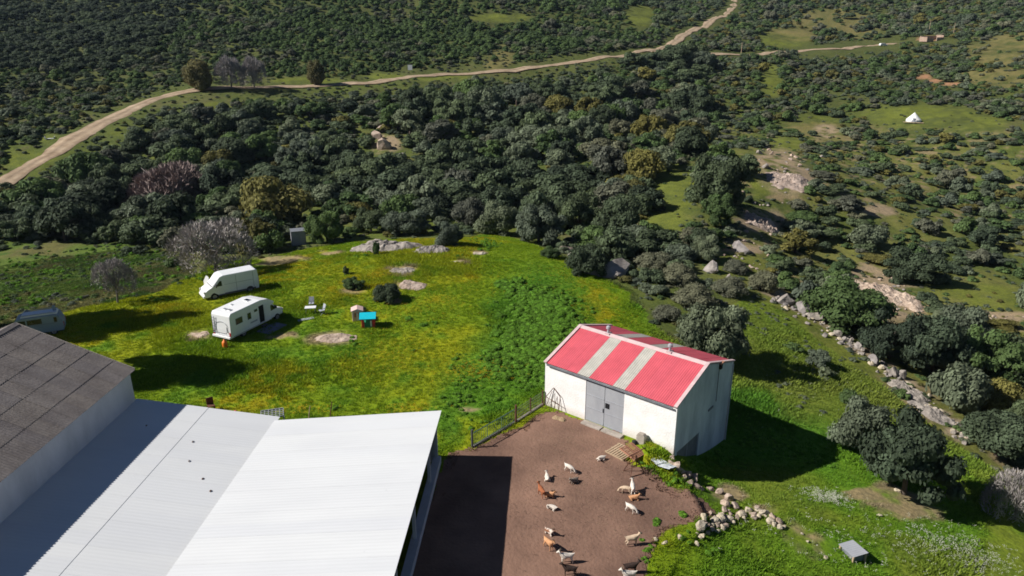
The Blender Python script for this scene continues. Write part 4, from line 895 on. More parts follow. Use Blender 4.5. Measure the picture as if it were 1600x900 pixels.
outcrop('pinkish flat rock in the meadow above the dark bush', 640, 446, 2.3, 1.5, .32, -.3, 'warm_rock', 3)
outcrop('low rough rock in the meadow, above the pinkish flat one', 626, 424, 1.8, 1.3, .28, 0, 'rock', 4)
outcrop('flat pale rock patch between the motorhome and the toy houses', 522, 529, 2.1, 1.0, .22, .1, 'warm_rock', 5)
outcrop('small flat rock showing left of the motorhome', 312, 523, 1.3, .8, .15, 0, 'warm_rock', 6)
outcrop('pale bare rock slab in the upper part of the stream bed', 1420, 612, 2.6, 1.7, .5, -1.0, 'rock', 9)
outcrop('pale bare rock slab in the lower part of the stream bed', 1462, 650, 3.2, 1.6, .5, -.9, 'rock', 10)
outcrop('stony ground ledge on the open slope at the right', 1236, 284, 6, 5, .8, .2, 'warm_rock', 11)
outcrop('broken stony bank beside the round dark oak', 1388, 462, 4.2, 5.5, .7, .5, 'warm_rock', 12)
outcrop('weathered rocks on the open slope above the flat pale boulder', 1190, 350, 3.4, 3.0, 1.0, .2, 'warm_rock', 13)
outcrop('thin flat stone lying in the grass at the meadow top', 748, 396, 1.1, .7, .2, 0, 'pale_rock', 14)
outcrop('second thin flat stone at the meadow top, nearer the rocks', 712, 409, 1.0, .4, .15, 0, 'pale_rock', 15)

# ------------------------------------------------------------------ vehicles (x forward, y left, z up, origin on the ground)
M['white_paint'] = mat('white_paint', (.80, .80, .80), .35, (.76, .76, .76), 1, spec=.5)
M['van_paint'] = mat('van_white', (.74, .75, .76), .4, (.68, .69, .70), .8, spec=.5)
M['blue_paint'] = mat('pale_blue_paint', (.24, .31, .38), .4, (.20, .27, .34), 1, spec=.5)
M['glass'] = mat('dark_glass', (.018, .022, .03), .12, (.012, .015, .02), 1, spec=.6)
M['rubber'] = mat('rubber', (.025, .025, .027), .85, (.018, .018, .02), 4)
M['rim'] = mat('rim', (.35, .35, .36), .45, (.28, .28, .29), 4, metal=.4)
M['plastic'] = mat('grey_plastic', (.10, .10, .105), .6, (.07, .07, .075), 4)
M['red_light'] = mat('red_lens', (.45, .02, .02), .3, (.35, .015, .015), 4)
M['lamp'] = mat('clear_lens', (.6, .6, .6), .2, (.5, .5, .5), 4)
M['orange'] = mat('orange_plastic', (.85, .22, .03), .5, (.7, .17, .02), 3)
M['cloth'] = mat('dark_fabric', (.03, .03, .035), .9, (.02, .02, .025), 5)
def wheel(parent, x, y, r=.33, w=.22):
    t = MB().disc((0, 0, 0), (0, 1, 0), r, w, 22).build('wheel', M['rubber'], parent, bevel=.03); t.location = (x, y, r)
    MB().disc((0, math.copysign(w / 2 + .004, y), 0), (0, 1, 0), r * .62, .03, 18).build('rim', M['rim'], t)
    MB().disc((0, math.copysign(w / 2 + .02, y), 0), (0, 1, 0), r * .16, .04, 10).build('hub', M['plastic'], t)
def place(u0, v0, z0, u1, v1, z1, lateral, half_back):
    """two pixels on the body's lower edge, from rear to front: position of the origin, heading, length"""
    a = Vector(at_z(u0, v0, z0)); b = Vector(at_z(u1, v1, z1)); d = b - a; d.z = 0; ln = d.length; d.normalize(); lf = Vector((-d.y, d.x, 0))
    o = a + d * half_back + lf * lateral; return (o.x, o.y, Z(o.x, o.y)), math.atan2(d.y, d.x), ln
# motorhome: rear and right side towards the camera
loc, rz, ln = place(363, 531, .35, 437, 494, .35, 1.13, 3.45); print('motorhome', loc, math.degrees(rz), ln)
mh = thing('motorhome', 'white motorhome parked with its side door open, rear towards the sheds', 'motorhome', loc, rz)
hw = 1.13
body = MB().prism([(-3.45, .42), (-3.48, 1.2), (-3.42, 2.55), (-3.25, 2.80), (.6, 2.82), (1.6, 2.62), (2.35, 2.12), (2.35, 1.95), (1.55, 1.85), (1.55, .42)], -hw, hw).build('body', M['white_paint'], mh, bevel=.09, seg=3)
cab = MB().prism([(1.5, .45), (1.5, 1.92), (2.2, 1.94), (2.78, 1.28), (3.45, 1.08), (3.55, .8), (3.5, .42)], -1.0, 1.0).build('cab', M['white_paint'], mh, bevel=.07)
MB().add([(2.24, -.86, 1.93), (2.24, .86, 1.93), (2.80, .9, 1.32), (2.80, -.9, 1.32)], [(0, 1, 2, 3)]).build('windscreen', M['glass'], cab)
for s_ in (-1, 1):
    MB().prism([(1.72, 1.22), (1.72, 1.78), (2.16, 1.80), (2.6, 1.26)], s_ * 1.003, s_ * 1.022).build('side_window', M['glass'], cab)
    MB().box(3.44, 3.57, s_ * .92 - .14, s_ * .92 + .14, .78, .98).build('headlight', M['lamp'], cab)
    MB().box(2.42, 2.54, s_ * 1.14 - .12, s_ * 1.14 + .12, 1.36, 1.64).build('mirror', M['plastic'], cab)
    MB().box(-3.50, -3.44, s_ * .98 - .08, s_ * .98 + .08, .58, .98).build('tail_light', M['red_light'], mh)
    for x in (-1.9, 2.65): wheel(mh, x, s_ * .96)
MB().box(3.42, 3.62, -.95, .95, .38, .62).build('bumper', M['plastic'], mh, bevel=.04)
MB().box(-3.66, -3.40, -1.08, 1.08, .40, .60).build('bumper', M['white_paint'], mh, bevel=.04)
for (x0, x1, z0, z1) in [(-2.75, -1.95, 1.55, 2.1), (-1.25, -.85, 1.5, 2.1), (-.35, .02, 1.95, 2.15)]:
    w = MB().box(x0, x1, -hw - .025, -hw - .003, z0, z1).build('window', M['glass'], mh); MB().box(x0 - .04, x1 + .04, -hw - .012, -hw - .001, z0 - .04, z1 + .04).build('frame', M['galv'], w)
    MB().box(x0, x1, hw + .003, hw + .025, z0, z1).build('window', M['glass'], mh)
MB().box(.22, .85, -hw - .012, -hw - .002, .62, 2.3).build('doorway', M['black'], mh)
MB().bar((.87, -hw - .02, 1.45), (1.42, -hw - .34, 1.45), .05, 1.62).build('door', M['white_paint'], mh)
MB().box(.2, .9, -hw - .36, -hw - .05, .28, .33).build('step', M['plastic'], mh)
MB().box(-1.0, -.1, -hw - .016, -hw - .003, 1.0, 1.14).build('stripe', M['galv'], mh)
MB().box(-3.2, .9, -hw - .012, -hw - .001, .5, .56).build('skirt', M['galv'], mh)
for (x0, x1, y0, y1) in [(-.2, .3, -.25, .3), (-2.75, -2.4, -.55, -.2), (-2.75, -2.4, .0, .38), (-1.6, -1.35, .35, .6)]:
    s_ = MB().box(x0, x1, y0, y1, 2.80, 2.88).build('skylight', M['white_paint'], mh, bevel=.02); MB().box(x0 + .05, x1 - .05, y0 + .05, y1 - .05, 2.882, 2.892).build('pane', M['glass'] if x0 == -.2 else M['galv_dark'], s_)
rk = MB().bar((-3.52, -.7, 1.0), (-3.52, -.7, 1.5), .04).bar((-3.52, .7, 1.0), (-3.52, .7, 1.5), .04).bar((-3.72, -.8, .95), (-3.72, .8, .95), .05).bar((-3.5, -.7, 1.0), (-3.74, -.7, .95), .04).bar((-3.5, .7, 1.0), (-3.74, .7, .95), .04).build('bicycle_rack', M['galv_dark'], mh)
MB().tube([(-3.51, .85 * math.cos(a_) * .9, 1.55 + .45 * math.sin(a_)) for a_ in [k * .4 for k in range(9)]], .018, 5).build('rack_hoop', M['galv'], rk)
ld = MB().bar((-3.53, .98, .7), (-3.53, .98, 2.4), .035).bar((-3.53, .7, .7), (-3.53, .7, 2.4), .035).build('ladder', M['galv_dark'], mh)
for k in range(6): MB().bar((-3.53, .70, .85 + k * .28), (-3.53, .98, .85 + k * .28), .025).build('rung', M['galv_dark'], ld)
# white panel van: front to the left, left side towards the camera
loc, rz, ln = place(391, 452, .1, 332, 464, .1, -.92, 1.95); print('van', loc, math.degrees(rz), ln)
VS = 1.0
van = thing('panel_van', 'white high roof panel van with its far front door open', 'van', loc, rz)
MB().prism([(-2.95, .36), (-3.0, 1.3), (-2.92, 2.42), (-2.75, 2.56), (.75, 2.54), (1.15, 2.42), (2.02, 1.42), (2.62, 1.12), (2.86, .85), (2.9, .36)], -.98, .98).build('body', M['van_paint'], van, bevel=.10, seg=3)
ws = MB().add([(1.19, -.80, 2.41), (1.19, .80, 2.41), (1.98, .88, 1.50), (1.98, -.88, 1.50)], [(0, 1, 2, 3)]).build('windscreen', M['white_paint'], van)
ws['label'] = 'windscreen covered by a white sunshade'
MB().bar((1.99, -.85, 1.49), (1.99, .85, 1.49), .12, .03).build('wiper_panel', M['cloth'], van)
for s_ in (1, -1):
    if s_ == 1:
        dr = MB().prism([(.75, .5), (.75, 1.35), (.85, 2.05), (1.18, 2.1), (1.85, 1.38), (1.8, .75), (1.45, .5)], .985, 1.0).build('front_door', M['van_paint'], van)
        MB().prism([(.95, 1.42), (.98, 1.98), (1.16, 2.0), (1.66, 1.42)], 1.004, 1.016).build('window', M['glass'], dr)
    MB().box(2.72, 2.88, s_ * .80 - .15, s_ * .80 + .15, .80, 1.02).build('headlight', M['lamp'], van)
    MB().box(1.55, 1.68, s_ * 1.16 - .12, s_ * 1.16 + .12, 1.38, 1.72).build('mirror', M['plastic'], van)
    MB().box(-3.03, -2.98, s_ * .9 - .07, s_ * .9 + .07, .9, 1.5).build('tail_light', M['red_light'], van)
    for x in (-1.95, 1.85): wheel(van, x, s_ * .86)
    for x in (-1.95, 1.85): MB().disc((x, s_ * .972, .34), (0, 1, 0), .43, .03, 24).build('wheel_arch', M['rubber'], van)
od = MB().prism([(0, .5), (0, 1.35), (.1, 2.0), (.45, 2.1), (1.0, 1.4), (1.0, .5)], -.03, .03).build('open_door', M['white_paint'], van); od.location = (1.72, -1.0, 0); od.rotation_euler = (0, 0, math.pi + 1.95)
for x in (-.55, -2.4): MB().box(x - .012, x + .012, .978, .990, .5, 2.35).build('door_seam', M['plastic'], van)
MB().box(-2.4, .7, .975, .995, 1.48, 1.52).build('slide_rail', M['galv'], van)
MB().box(-2.6, 1.4, .962, .99, .40, .56).build('sill_strip', M['plastic'], van)
MB().box(2.78, 2.98, -.93, .93, .34, .60).build('bumper', M['white_paint'], van, bevel=.05)
# small camper van on the left
loc, rz, ln = place(85, 520, .1, 36, 527, .1, -.82, 1.35); print('camper', loc, math.degrees(rz), ln)
cv = thing('camper_van', 'old pale blue camper van in the shade behind the grey shed', 'van', loc, rz)
MB().prism([(-2.2, .36), (-2.28, 1.0), (-2.2, 1.35), (-1.95, 1.92), (-1.7, 2.02), (1.25, 2.0), (1.5, 1.9), (1.95, 1.28), (2.2, 1.1), (2.25, .36)], -.86, .86).build('body', M['blue_paint'], cv, bevel=.08, seg=3)
MB().prism([(-1.9, 1.98), (-1.8, 2.18), (1.0, 2.16), (1.15, 1.98)], -.66, .66).build('raised_roof', M['white_paint'], cv, bevel=.05)
MB().add([(1.52, -.70, 1.88), (1.52, .70, 1.88), (1.95, .76, 1.34), (1.95, -.76, 1.34)], [(0, 1, 2, 3)]).build('windscreen', M['glass'], cv)
for s_ in (1, -1):
    for (a_, b_) in ((.75, 1.55), (-.55, .62), (-1.8, -1.55)):
        MB().prism([(a_, 1.3), (a_, 1.78), (b_ - (.25 if a_ == .75 else 0), 1.78), (b_, 1.3)], s_ * .866, s_ * .882).build('window', M['glass'], cv)
    MB().box(2.16, 2.28, s_ * .68 - .12, s_ * .68 + .12, .72, .92).build('headlight', M['lamp'], cv)
    MB().box(-2.30, -2.24, s_ * .75 - .06, s_ * .75 + .06, .8, 1.2).build('tail_light', M['red_light'], cv)
    MB().bar((-1.6, s_ * .72, 2.24), (1.0, s_ * .72, 2.22), .05).build('roof_rail', M['galv'], cv)
    for x in (-1.35, 1.4): wheel(cv, x, s_ * .74, .32, .2)
MB().box(-1.75, -1.5, -.1, .1, 2.18, 2.62).build('roof_vent', M['blue_paint'], cv)
MB().box(2.2, 2.34, -.82, .82, .34, .54).build('bumper', M['plastic'], cv, bevel=.04)
MB().box(-1.7, .65, .868, .878, 1.2, 1.24).build('slide_rail', M['galv_dark'], cv)

# ------------------------------------------------------------------ camp things
p = G(352, 543); o = MB().tube([(0, 0, 0), (0, 0, .08), (0, 0, .5), (0, 0, .62), (0, 0, .66), (0, 0, .8)], [.2, .24, .24, .18, .1, .1], 12).build('gas_bottle', M['orange'], None, smooth=True); o.location = p
tag(o, 'orange gas bottle standing behind the motorhome', 'gas bottle'); MB().tube([(0, 0, .8), (0, 0, .88)], .05, 8).build('valve', M['plastic'], o)
M['mat'] = mat('purple_mat', (.20, .20, .30), .9, (.16, .16, .25), 2)
p = G(425, 513); o = MB().box(-1.3, 1.3, -.8, .8, 0, .02).build('ground_mat', M['mat']); o.location = p + Vector((0, 0, .03)); o.rotation_euler = (0, 0, mh.rotation_euler.z); tag(o, 'bluish mat on the grass in the shade of the motorhome', 'mat')
def table(u, v):
    p = G(u, v); t = thing('camping_table', 'small white camping table on the grass right of the motorhome', 'table', p, .15)
    MB().box(-.55, .55, -.35, .35, .68, .72).build('table_top', M['white_paint'], t, bevel=.01)
    for a_ in (-.48, .48):
        for b_ in (-.28, .28): MB().bar((a_, b_, 0), (a_ * .9, b_ * .9, .68), .04).build('leg', M['galv'], t)
def chair(u, v, rz, lab, mt):
    p = G(u, v); t = thing('folding_chair', lab, 'chair', p, rz, 'camping chairs by the motorhome')
    MB().box(-.25, .25, -.25, .22, .42, .46).build('seat', mt, t); MB().bar((0, .22, .45), (0, .42, 1.02), .5, .03, (0, 1, 0)).build('backrest', mt, t)
    for a_ in (-.24, .24):
        MB().bar((a_, -.25, 0), (a_, .25, .45), .035).build('leg', M['galv'], t); MB().bar((a_, .3, 0), (a_, -.2, .45), .035).build('leg', M['galv'], t); MB().bar((a_, -.2, .64), (a_, .3, .66), .04).build('armrest', M['plastic'], t)
table(486, 490)
M['grey_cloth'] = mat('grey_canvas', (.36, .38, .42), .9, (.28, .30, .34), 4)
chair(487, 480, .1, 'grey folding chair behind the white camping table', M['grey_cloth']); chair(503, 491, -.9, 'grey folding chair right of the white camping table', M['grey_cloth'])
p = G(478, 499); o = MB().box(-.8, .8, -.25, .25, 0, .06).build('low_bench', M['grey_cloth'], bevel=.02); o.location = p; o.rotation_euler = (0, 0, .45); tag(o, 'low pale mat in front of the camping table', 'mat')
# toy houses
T = {'pink': mat('pink_plastic', (.72, .52, .48), .5, (.62, .42, .38), 3), 'cyan': mat('cyan_plastic', (.01, .50, .62), .45, (.01, .43, .55), 2), 'red': mat('red_plastic', (.68, .06, .05), .5, (.58, .045, .04), 3), 'green': mat('green_plastic', (.02, .22, .12), .5, (.02, .17, .09), 3)}
p = G(576, 509); t = thing('toy_house', 'plastic toy house with bright blue roof and red corner posts', 'toy house', p, .12)
for a_ in (-.62, .40):
    for b_ in (-.55, .45): MB().box(a_, a_ + .26, b_, b_ + .14, 0, 1.0).build('corner_post', T['red'], t, bevel=.03)
MB().box(-.5, .52, -.48, .5, 0, .55).build('wall', T['green'], t)
MB().box(-.34, .34, .5, .56, 0, .95).build('wall', T['red'], t)
MB().box(-.18, .22, -.53, -.485, .02, .9).build('door', T['green'], t)
rf = MB().prism([(-.85, .98), (-.85, 1.05), (0, 1.42), (.85, 1.05), (.85, .98), (0, 1.32)], -.78, .78).build('roof', T['cyan'], t); rf.rotation_euler = (0, 0, math.pi / 2)
MB().box(.22, .36, -.565, -.55, .15, .75).build('panel', M['white_paint'], t)
p = G(559, 499); t = thing('toy_house', 'pale pink toy house left of the blue roofed one', 'toy house', p, .2)
MB().box(-.5, .5, -.45, .45, 0, 1.05).build('wall', T['pink'], t, bevel=.04)
rf = MB().prism([(-.6, 1.03), (-.6, 1.1), (0, 1.32), (.6, 1.1), (.6, 1.03)], -.58, .58).build('roof', T['pink'], t)
for a_ in (-.3, .12): MB().box(a_, a_ + .2, -.465, -.452, .42, .85).build('window', M['redwood'], t)
MB().box(-.09, .1, -.47, -.452, .05, .8).build('door', M['white_paint'], t)
# metal hut at the edge of the wood
p = G(467, 382); t = thing('metal_hut', 'small grey corrugated metal hut at the edge of the wood', 'hut', p, .35)
hs = sheet_mesh('wall_sheet', 1.0, 2.1, M['galv'], 5, .02)
for (x, y, r_) in [(-.9, -.8, 0), (0.0, -.8, 0), (.95, -.8, 1.5708), (.95, 0.1, 1.5708), (-.95, .8, 0), (0, .8, 0), (-.95, -.8, 1.5708), (-.95, .0, 1.5708)]: inst('wall_sheet', hs, t, (x, y, 0), (1.5708, 0, r_))
for (x, y) in [(-.93, -.77), (.93, -.77), (-.93, .77), (.93, .77)]: MB().bar((x, y, -.1), (x, y, 2.15), .09).build('post', M['galv_dark'], t)
MB().box(-1.02, 1.05, -.9, 1.0, 2.12, 2.17).build('roof', M['galv_dark'], t)
# things behind the white shed
def sh(x, y, z=0):
    c, s_ = math.cos(SYAW), math.sin(SYAW); return Vector((-4.7 + x * c - y * s_, 42.75 + x * s_ + y * c, z))
p = G(331, 642); t = thing('wooden_chair', 'brown wooden chair just behind the white roof edge', 'chair', p, .6)
MB().box(-.25, .25, -.25, .25, .45, .5).build('seat', M['rust'], t); MB().box(-.25, .25, .22, .27, .5, 1.05).build('backrest', M['rust'], t)
for a_ in (-.22, .22):
    for b_ in (-.22, .22): MB().box(a_ - .03, a_ + .03, b_ - .03, b_ + .03, 0, .45).build('leg', M['rust'], t)
M['pinktub'] = mat('bright_pink_plastic', (.75, .12, .18), .5, (.6, .09, .14), 3)
p = G(348, 650); o = MB().prism([(-.9, .25), (-.7, 0), (.7, 0), (.9, .25), (.8, .26), (.6, .08), (-.6, .08), (-.8, .26)], -.45, .45).build('pink_tub', M['pinktub'], bevel=.03); o.location = p; tag(o, 'bright pink plastic tub just behind the white roof edge', 'tub')
p = at_z(421, 656, 2.0); t = thing('wire_cage', 'grey wire mesh cage peeping above the roof valley', 'cage', (p[0], 45.4, 0), .3)
for z in (.02, .75, 1.5, 2.1): 
    for (a, b) in [((-.75, -.55), (.75, -.55)), ((.75, -.55), (.75, .55)), ((.75, .55), (-.75, .55)), ((-.75, .55), (-.75, -.55))]: MB().bar((*a, z), (*b, z), .04).build('rail', M['galv'], t)
for x in np.linspace(-.75, .75, 7): MB().bar((x, -.55, 2.13), (x, .55, 2.13), .045).build('bar', M['galv'], t)
for y in np.linspace(-.55, .55, 5): MB().bar((-.75, y, 2.16), (.75, y, 2.16), .045).build('bar', M['galv'], t)
for (x, y) in [(-.75, -.55), (.75, -.55), (-.75, .55), (.75, .55)]: MB().bar((x, y, 0), (x, y, 2.1), .05).build('post', M['galv'], t)
for k, (u, v) in enumerate([(482, 662), (516, 655)]):
    p = G(u, v - 4); o = MB().tube([(0, 0, -.1), (.1, 0, .6), (.22, .05, 1.25)], [.05, .045, .03], 6).build('wooden_stake', M['wood'] if k == 0 else M['rust']); o.location = p; tag(o, ['pale wooden stake leaning behind the bright roof slope', 'dark wooden stake right of the pale one behind the roof'][k], 'stake')

# ------------------------------------------------------------------ the yard
pA = Vector(at_z(738, 700, 0)); pB = Vector(at_z(806, 660, 0)); pC = BL(-.1, .1)
t = thing('yard_fence', 'green tube railing and wire fence from the shed corner to the barn', 'fence', pA)
for i, q in enumerate((pA, pB, pB.lerp(pC, .5), pC - (pC - pB).normalized() * .25)):
    MB().tube([q - pA + Vector((0, 0, -.2)), q - pA + Vector((0, 0, 1.45 if i < 2 else 1.25))], .075 if i < 2 else .05, 8).build('post', M['rust'] if i else M['plastic'], t)
d = pB - pA
for z in (1.15, .18): MB().tube([d * .03 + Vector((0, 0, z)), d * .97 + Vector((0, 0, z))], .035, 6).build('rail', M['green_metal'], t)
for k in range(1, 24): MB().tube([d * (k / 24) + Vector((0, 0, .18)), d * (k / 24) + Vector((0, 0, 1.15))], .03 if k in (8, 16) else .011, 5).build('bar', M['green_metal'], t)
MB().bar(d * .02 + Vector((0, 0, .05)), d * .98 + Vector((0, 0, .05)), .16, .14).build('kerb', M['concrete'], t)
e = pC - pB
for z in (.15, .4, .65, .9, 1.12): MB().tube([pB - pA + Vector((0, 0, z)), pC - pA + Vector((0, 0, z))], .012, 4).build('wire', M['wire'], t)
for k in range(1, 26): MB().tube([pB - pA + e * (k / 26) + Vector((0, 0, .05)), pB - pA + e * (k / 26) + Vector((0, 0, 1.12))], .009, 4).build('wire', M['wire'], t)
MB().bar(pB - pA + e * .03 + Vector((0, 0, .06)), pB - pA + e * .95 + Vector((0, 0, .06)), .14, .16).build('kerb', M['concrete'], t)
p = BL(.95, -.55); t = thing('metal_rack', 'thin rusty metal frame leaning on the white barn wall', 'rack', p, barn.rotation_euler.z)
pts = [(-.75, 0, .02), (-.62, .25, .9), (-.1, .5, 1.75), (.6, .42, 1.25), (.72, .1, .35), (.62, 0, .02)]
for a, b in zip(pts[:-1], pts[1:]): MB().tube([a, b], .028, 5).build('bar', M['rust'], t)
for (a, b) in [((-.5, .0, .02), (-.15, .4, 1.5)), ((-.1, 0, .02), (.05, .38, 1.3)), ((.25, 0, .02), (.35, .38, 1.2)), ((-.62, .25, .9), (.7, .2, .7))]: MB().tube([a, b], .022, 5).build('bar', M['rust'], t)
p = BL(BW * .79, -.45); o = MB().prism([(-.3, 0), (-.32, .75), (-.22, .95), (.2, .97), (.33, .8), (.33, 0)], -.18, .18).build('stone_block', M['concrete'], None, bevel=.05); o.location = (p.x, p.y, .0); o.rotation_euler = (-.1, 0, barn.rotation_euler.z); tag(o, 'grey concrete block standing against the white barn wall', 'block')
p = BL(BW * .76, -.75); o = MB().tube([(0, 0, 0), (0, 0, .35)], [.16, .18], 10).build('black_bucket', M['rubber'], smooth=True); o.location = (p.x, p.y, .03); tag(o, 'small black bucket beside the concrete block', 'bucket')
def pallet(u, v, rz, label, tilt=(0, 0), mt='wood', z=.05, n=9, w=1.2, l=1.5):
    p = Vector(at_z(u, v, z)); t = thing('pallet', label, 'pallet', p, rz); t.rotation_euler = (tilt[0], tilt[1], rz)
    for k in range(n): MB().box(-l / 2, l / 2, -w / 2 + k * w / n, -w / 2 + k * w / n + w / n * .62, .10, .125).build('slat', M[mt], t)
    for k in (-1, 0, 1): MB().box(k * (l / 2 - .06) - .05, k * (l / 2 - .06) + .05, -w / 2, w / 2, 0, .098).build('bearer', M[mt], t)
    return t
pallet(970, 707, barn.rotation_euler.z + 1.45, 'pale slatted pallet lying at the edge of the yard', n=8, w=1.6, l=1.5)
pallet(988, 706, barn.rotation_euler.z + 1.5, 'reddish boarded pallet propped on the rusty stand', (.28, .12), 'redwood', .45, 12, 1.3, 1.4)
p = Vector(at_z(990, 738, 0)); t = thing('rusty_stand', 'rusty trestle stand of thin bars at the yard edge', 'stand', p, .5)
for (a, b) in [((-.55, -.4, .03), (.55, -.4, .03)), ((-.55, .4, .03), (.55, .4, .03)), ((-.55, -.4, .03), (-.1, 0, 1.3)), ((.55, -.4, .03), (.1, 0, 1.3)), ((-.55, .4, .03), (-.1, 0, 1.3)), ((.55, .4, .03), (.1, 0, 1.3)), ((-.9, .1, 1.15), (.9, .1, 1.55)), ((-.3, -.2, .65), (.3, -.2, .65)), ((-.3, .2, .65), (.3, .2, .65))]:
    MB().bar(a, b, .05).build('bar', M['rust'], t)
# crumpled plastic by the boulders
M['sheet_plastic'] = mat('pale_plastic', (.55, .58, .60), .5, (.42, .45, .48), 3)
p = G(1034, 728); X, Y = np.meshgrid(np.linspace(-.8, .8, 16), np.linspace(-.4, .4, 9)); V = np.stack([X, Y + .3 * X * X, .06 + .25 * fbm(X + 5, Y, .35, 3, 8)], -1).reshape(-1, 3); I_ = np.arange(144).reshape(9, 16)
o = inst('plastic_sheet', mesh_np('plastic_sheet', V, np.stack([I_[:-1, :-1], I_[:-1, 1:], I_[1:, 1:], I_[1:, :-1]], -1).reshape(-1, 4), M['sheet_plastic']), None, p, (0, 0, -.9)); o.modifiers.new('s', 'SOLIDIFY').thickness = .01; tag(o, 'crumpled pale plastic sheet beside the pinkish boulders', 'plastic sheet')
M['hay'] = mat('hay', (.42, .31, .19), .95, (.27, .19, .11), 6, .8, 20)
outcrop('small heap of straw at the left foot of the barn', 872, 655, .75, .4, .28, -.5, 'hay', 21, 26, 'straw heap')
# sheet metal hutch
ha, hb, hc = (Vector(at_z(u, v, -1.9)) for u, v in ((1310, 850), (1334, 872), (1331, 843)))
hl, hw_ = (hb - ha).length, (hc - ha).length; hx = (hb - ha).normalized(); hz_ = Z(*((hb + hc) / 2)[:2])
t = thing('hutch', 'low hutch with a flat grey sheet metal lid in the grass', 'hutch', (ha.x, ha.y, hz_), math.atan2(hx.y, hx.x))
lid = inst('lid', sheet_mesh('lid', hl, hw_, M['galv'], 8, .012), t, (0, 0, .46), (.05, -.04, 0))
for y in (.08, hw_ - .14): MB().box(.02, hl - .02, y, y + .06, -.07, -.02).build('batten', M['wood'], lid)
for x in (.1, hl - .1):
    for y in (.1, hw_ - .1): MB().box(x - .05, x + .05, y - .05, y + .05, -.3, .40).build('leg', M['wood'], t)
MB().box(.16, hl - .16, .16, hw_ - .16, -.2, .34).build('box', M['galv_dark'], t)

# ------------------------------------------------------------------ goats: one skinned body each, horns apart
def skin_mesh(name, nodes, edges, mt_none=None):
    me_ = bpy.data.meshes.new(name); me_.from_pydata([n[:3] for n in nodes], edges, []); ob = link(bpy.data.objects.new(name, me_))
    sk = ob.modifiers.new('skin', 'SKIN'); sk.use_smooth_shade = True
    for i, n in enumerate(nodes):
        sv_ = me_.skin_vertices[0].data[i]; sv_.radius = (n[3], n[4] if len(n) > 4 else n[3]); sv_.use_root = (i == 0)
    ss = ob.modifiers.new('sub', 'SUBSURF'); ss.levels = 1; ss.render_levels = 1
    dg = bpy.context.evaluated_depsgraph_get(); ev = ob.evaluated_get(dg); out = bpy.data.meshes.new_from_object(ev)
    bpy.data.objects.remove(ob); out.name = name; out.polygons.foreach_set('use_smooth', np.ones(len(out.polygons), bool)); return out
def goat_body(pose):
    if pose == 'lying' or pose == 'curled':
        b = .26; n = [(-.36, 0, b, .17), (0, 0, b + .02, .21), (.3, 0, b + .04, .18)]
        if pose == 'lying': n += [(.46, .02, .5, .085), (.54, .03, .66, .08), (.73, .05, .58, .045)]
        else: n += [(.46, .14, .34, .09), (.40, .32, .34, .08), (.22, .38, .26, .045)]
        e = [(0, 1), (1, 2), (2, 3), (3, 4), (4, 5)]
        hd = Vector(n[4][:3])
        for s_ in (-1, 1):
            k = len(n); n += [(.32, s_ * .15, .18, .06), (.50, s_ * .17, .07, .035), (.30, s_ * .19, .035, .028)]; e += [(2, k), (k, k + 1), (k + 1, k + 2)]
            k = len(n); n += [(-.30, s_ * .18, .20, .09), (-.12, s_ * .27, .08, .045), (-.36, s_ * .27, .04, .03)]; e += [(0, k), (k, k + 1), (k + 1, k + 2)]
    else:
        n = [(-.36, 0, .63, .15), (0, 0, .61, .20), (.30, 0, .64, .165)]
        if pose == 'standing': n += [(.46, 0, .84, .085), (.54, 0, .99, .078), (.73, 0, .90, .042)]
        else: n += [(.52, .03, .50, .085), (.66, .05, .30, .075), (.76, .06, .12, .042)]
        e = [(0, 1), (1, 2), (2, 3), (3, 4), (4, 5)]; hd = Vector(n[4][:3])
        for s_ in (-1, 1):
            k = len(n); n += [(.29, s_ * .10, .48, .06), (.31, s_ * .11, .28, .036), (.29, s_ * .11, .02, .03)]; e += [(2, k), (k, k + 1), (k + 1, k + 2)]
            k = len(n); n += [(-.32, s_ * .11, .47, .085), (-.26, s_ * .12, .38, .05), (-.43, s_ * .12, .24, .034), (-.38, s_ * .12, .02, .03)]; e += [(0, k), (k, k + 1), (k + 1, k + 2), (k + 2, k + 3)]
    k = len(n); n += [(-.50, 0, n[0][2] + .10, .035), (-.56, 0, n[0][2] + .18, .02)]; e += [(0, k), (k, k + 1)]
    for s_ in (-1, 1):
        k = len(n); n += [(hd.x - .02, hd.y + s_ * .09, hd.z + .03, .028), (hd.x - .05, hd.y + s_ * .2, hd.z - .02, .018)]; e += [(4, k), (k, k + 1)]
    return skin_mesh('goat_' + pose, n, e), hd
POSE = {k: goat_body(k) for k in ('standing', 'grazing', 'lying', 'curled')}
FUR = {'white': mat('white_fur', (.74, .68, .60), .9, (.62, .54, .46), 4, .3, 30), 'cream': mat('cream_fur', (.62, .48, .34), .9, (.48, .35, .24), 5, .3, 30), 'tan': mat('tan_fur', (.62, .33, .17), .9, (.46, .23, .11), 4, .3, 30), 'red': mat('red_brown_fur', (.38, .13, .055), .9, (.26, .085, .035), 4, .3, 30),
       'grey': mat('grey_brown_fur', (.26, .21, .17), .9, (.13, .10, .085), 5, .3, 30, lo=.42, hi=.58), 'dark': mat('dark_brown_fur', (.045, .028, .022), .9, (.03, .018, .014), 4, .3, 30), 'patch': mat('brown_patched_fur', (.66, .58, .5), .9, (.22, .10, .055), 2.2, .3, 30, lo=.47, hi=.5)}
M['horn'] = mat('horn', (.22, .17, .12), .6, (.13, .10, .07), 8)
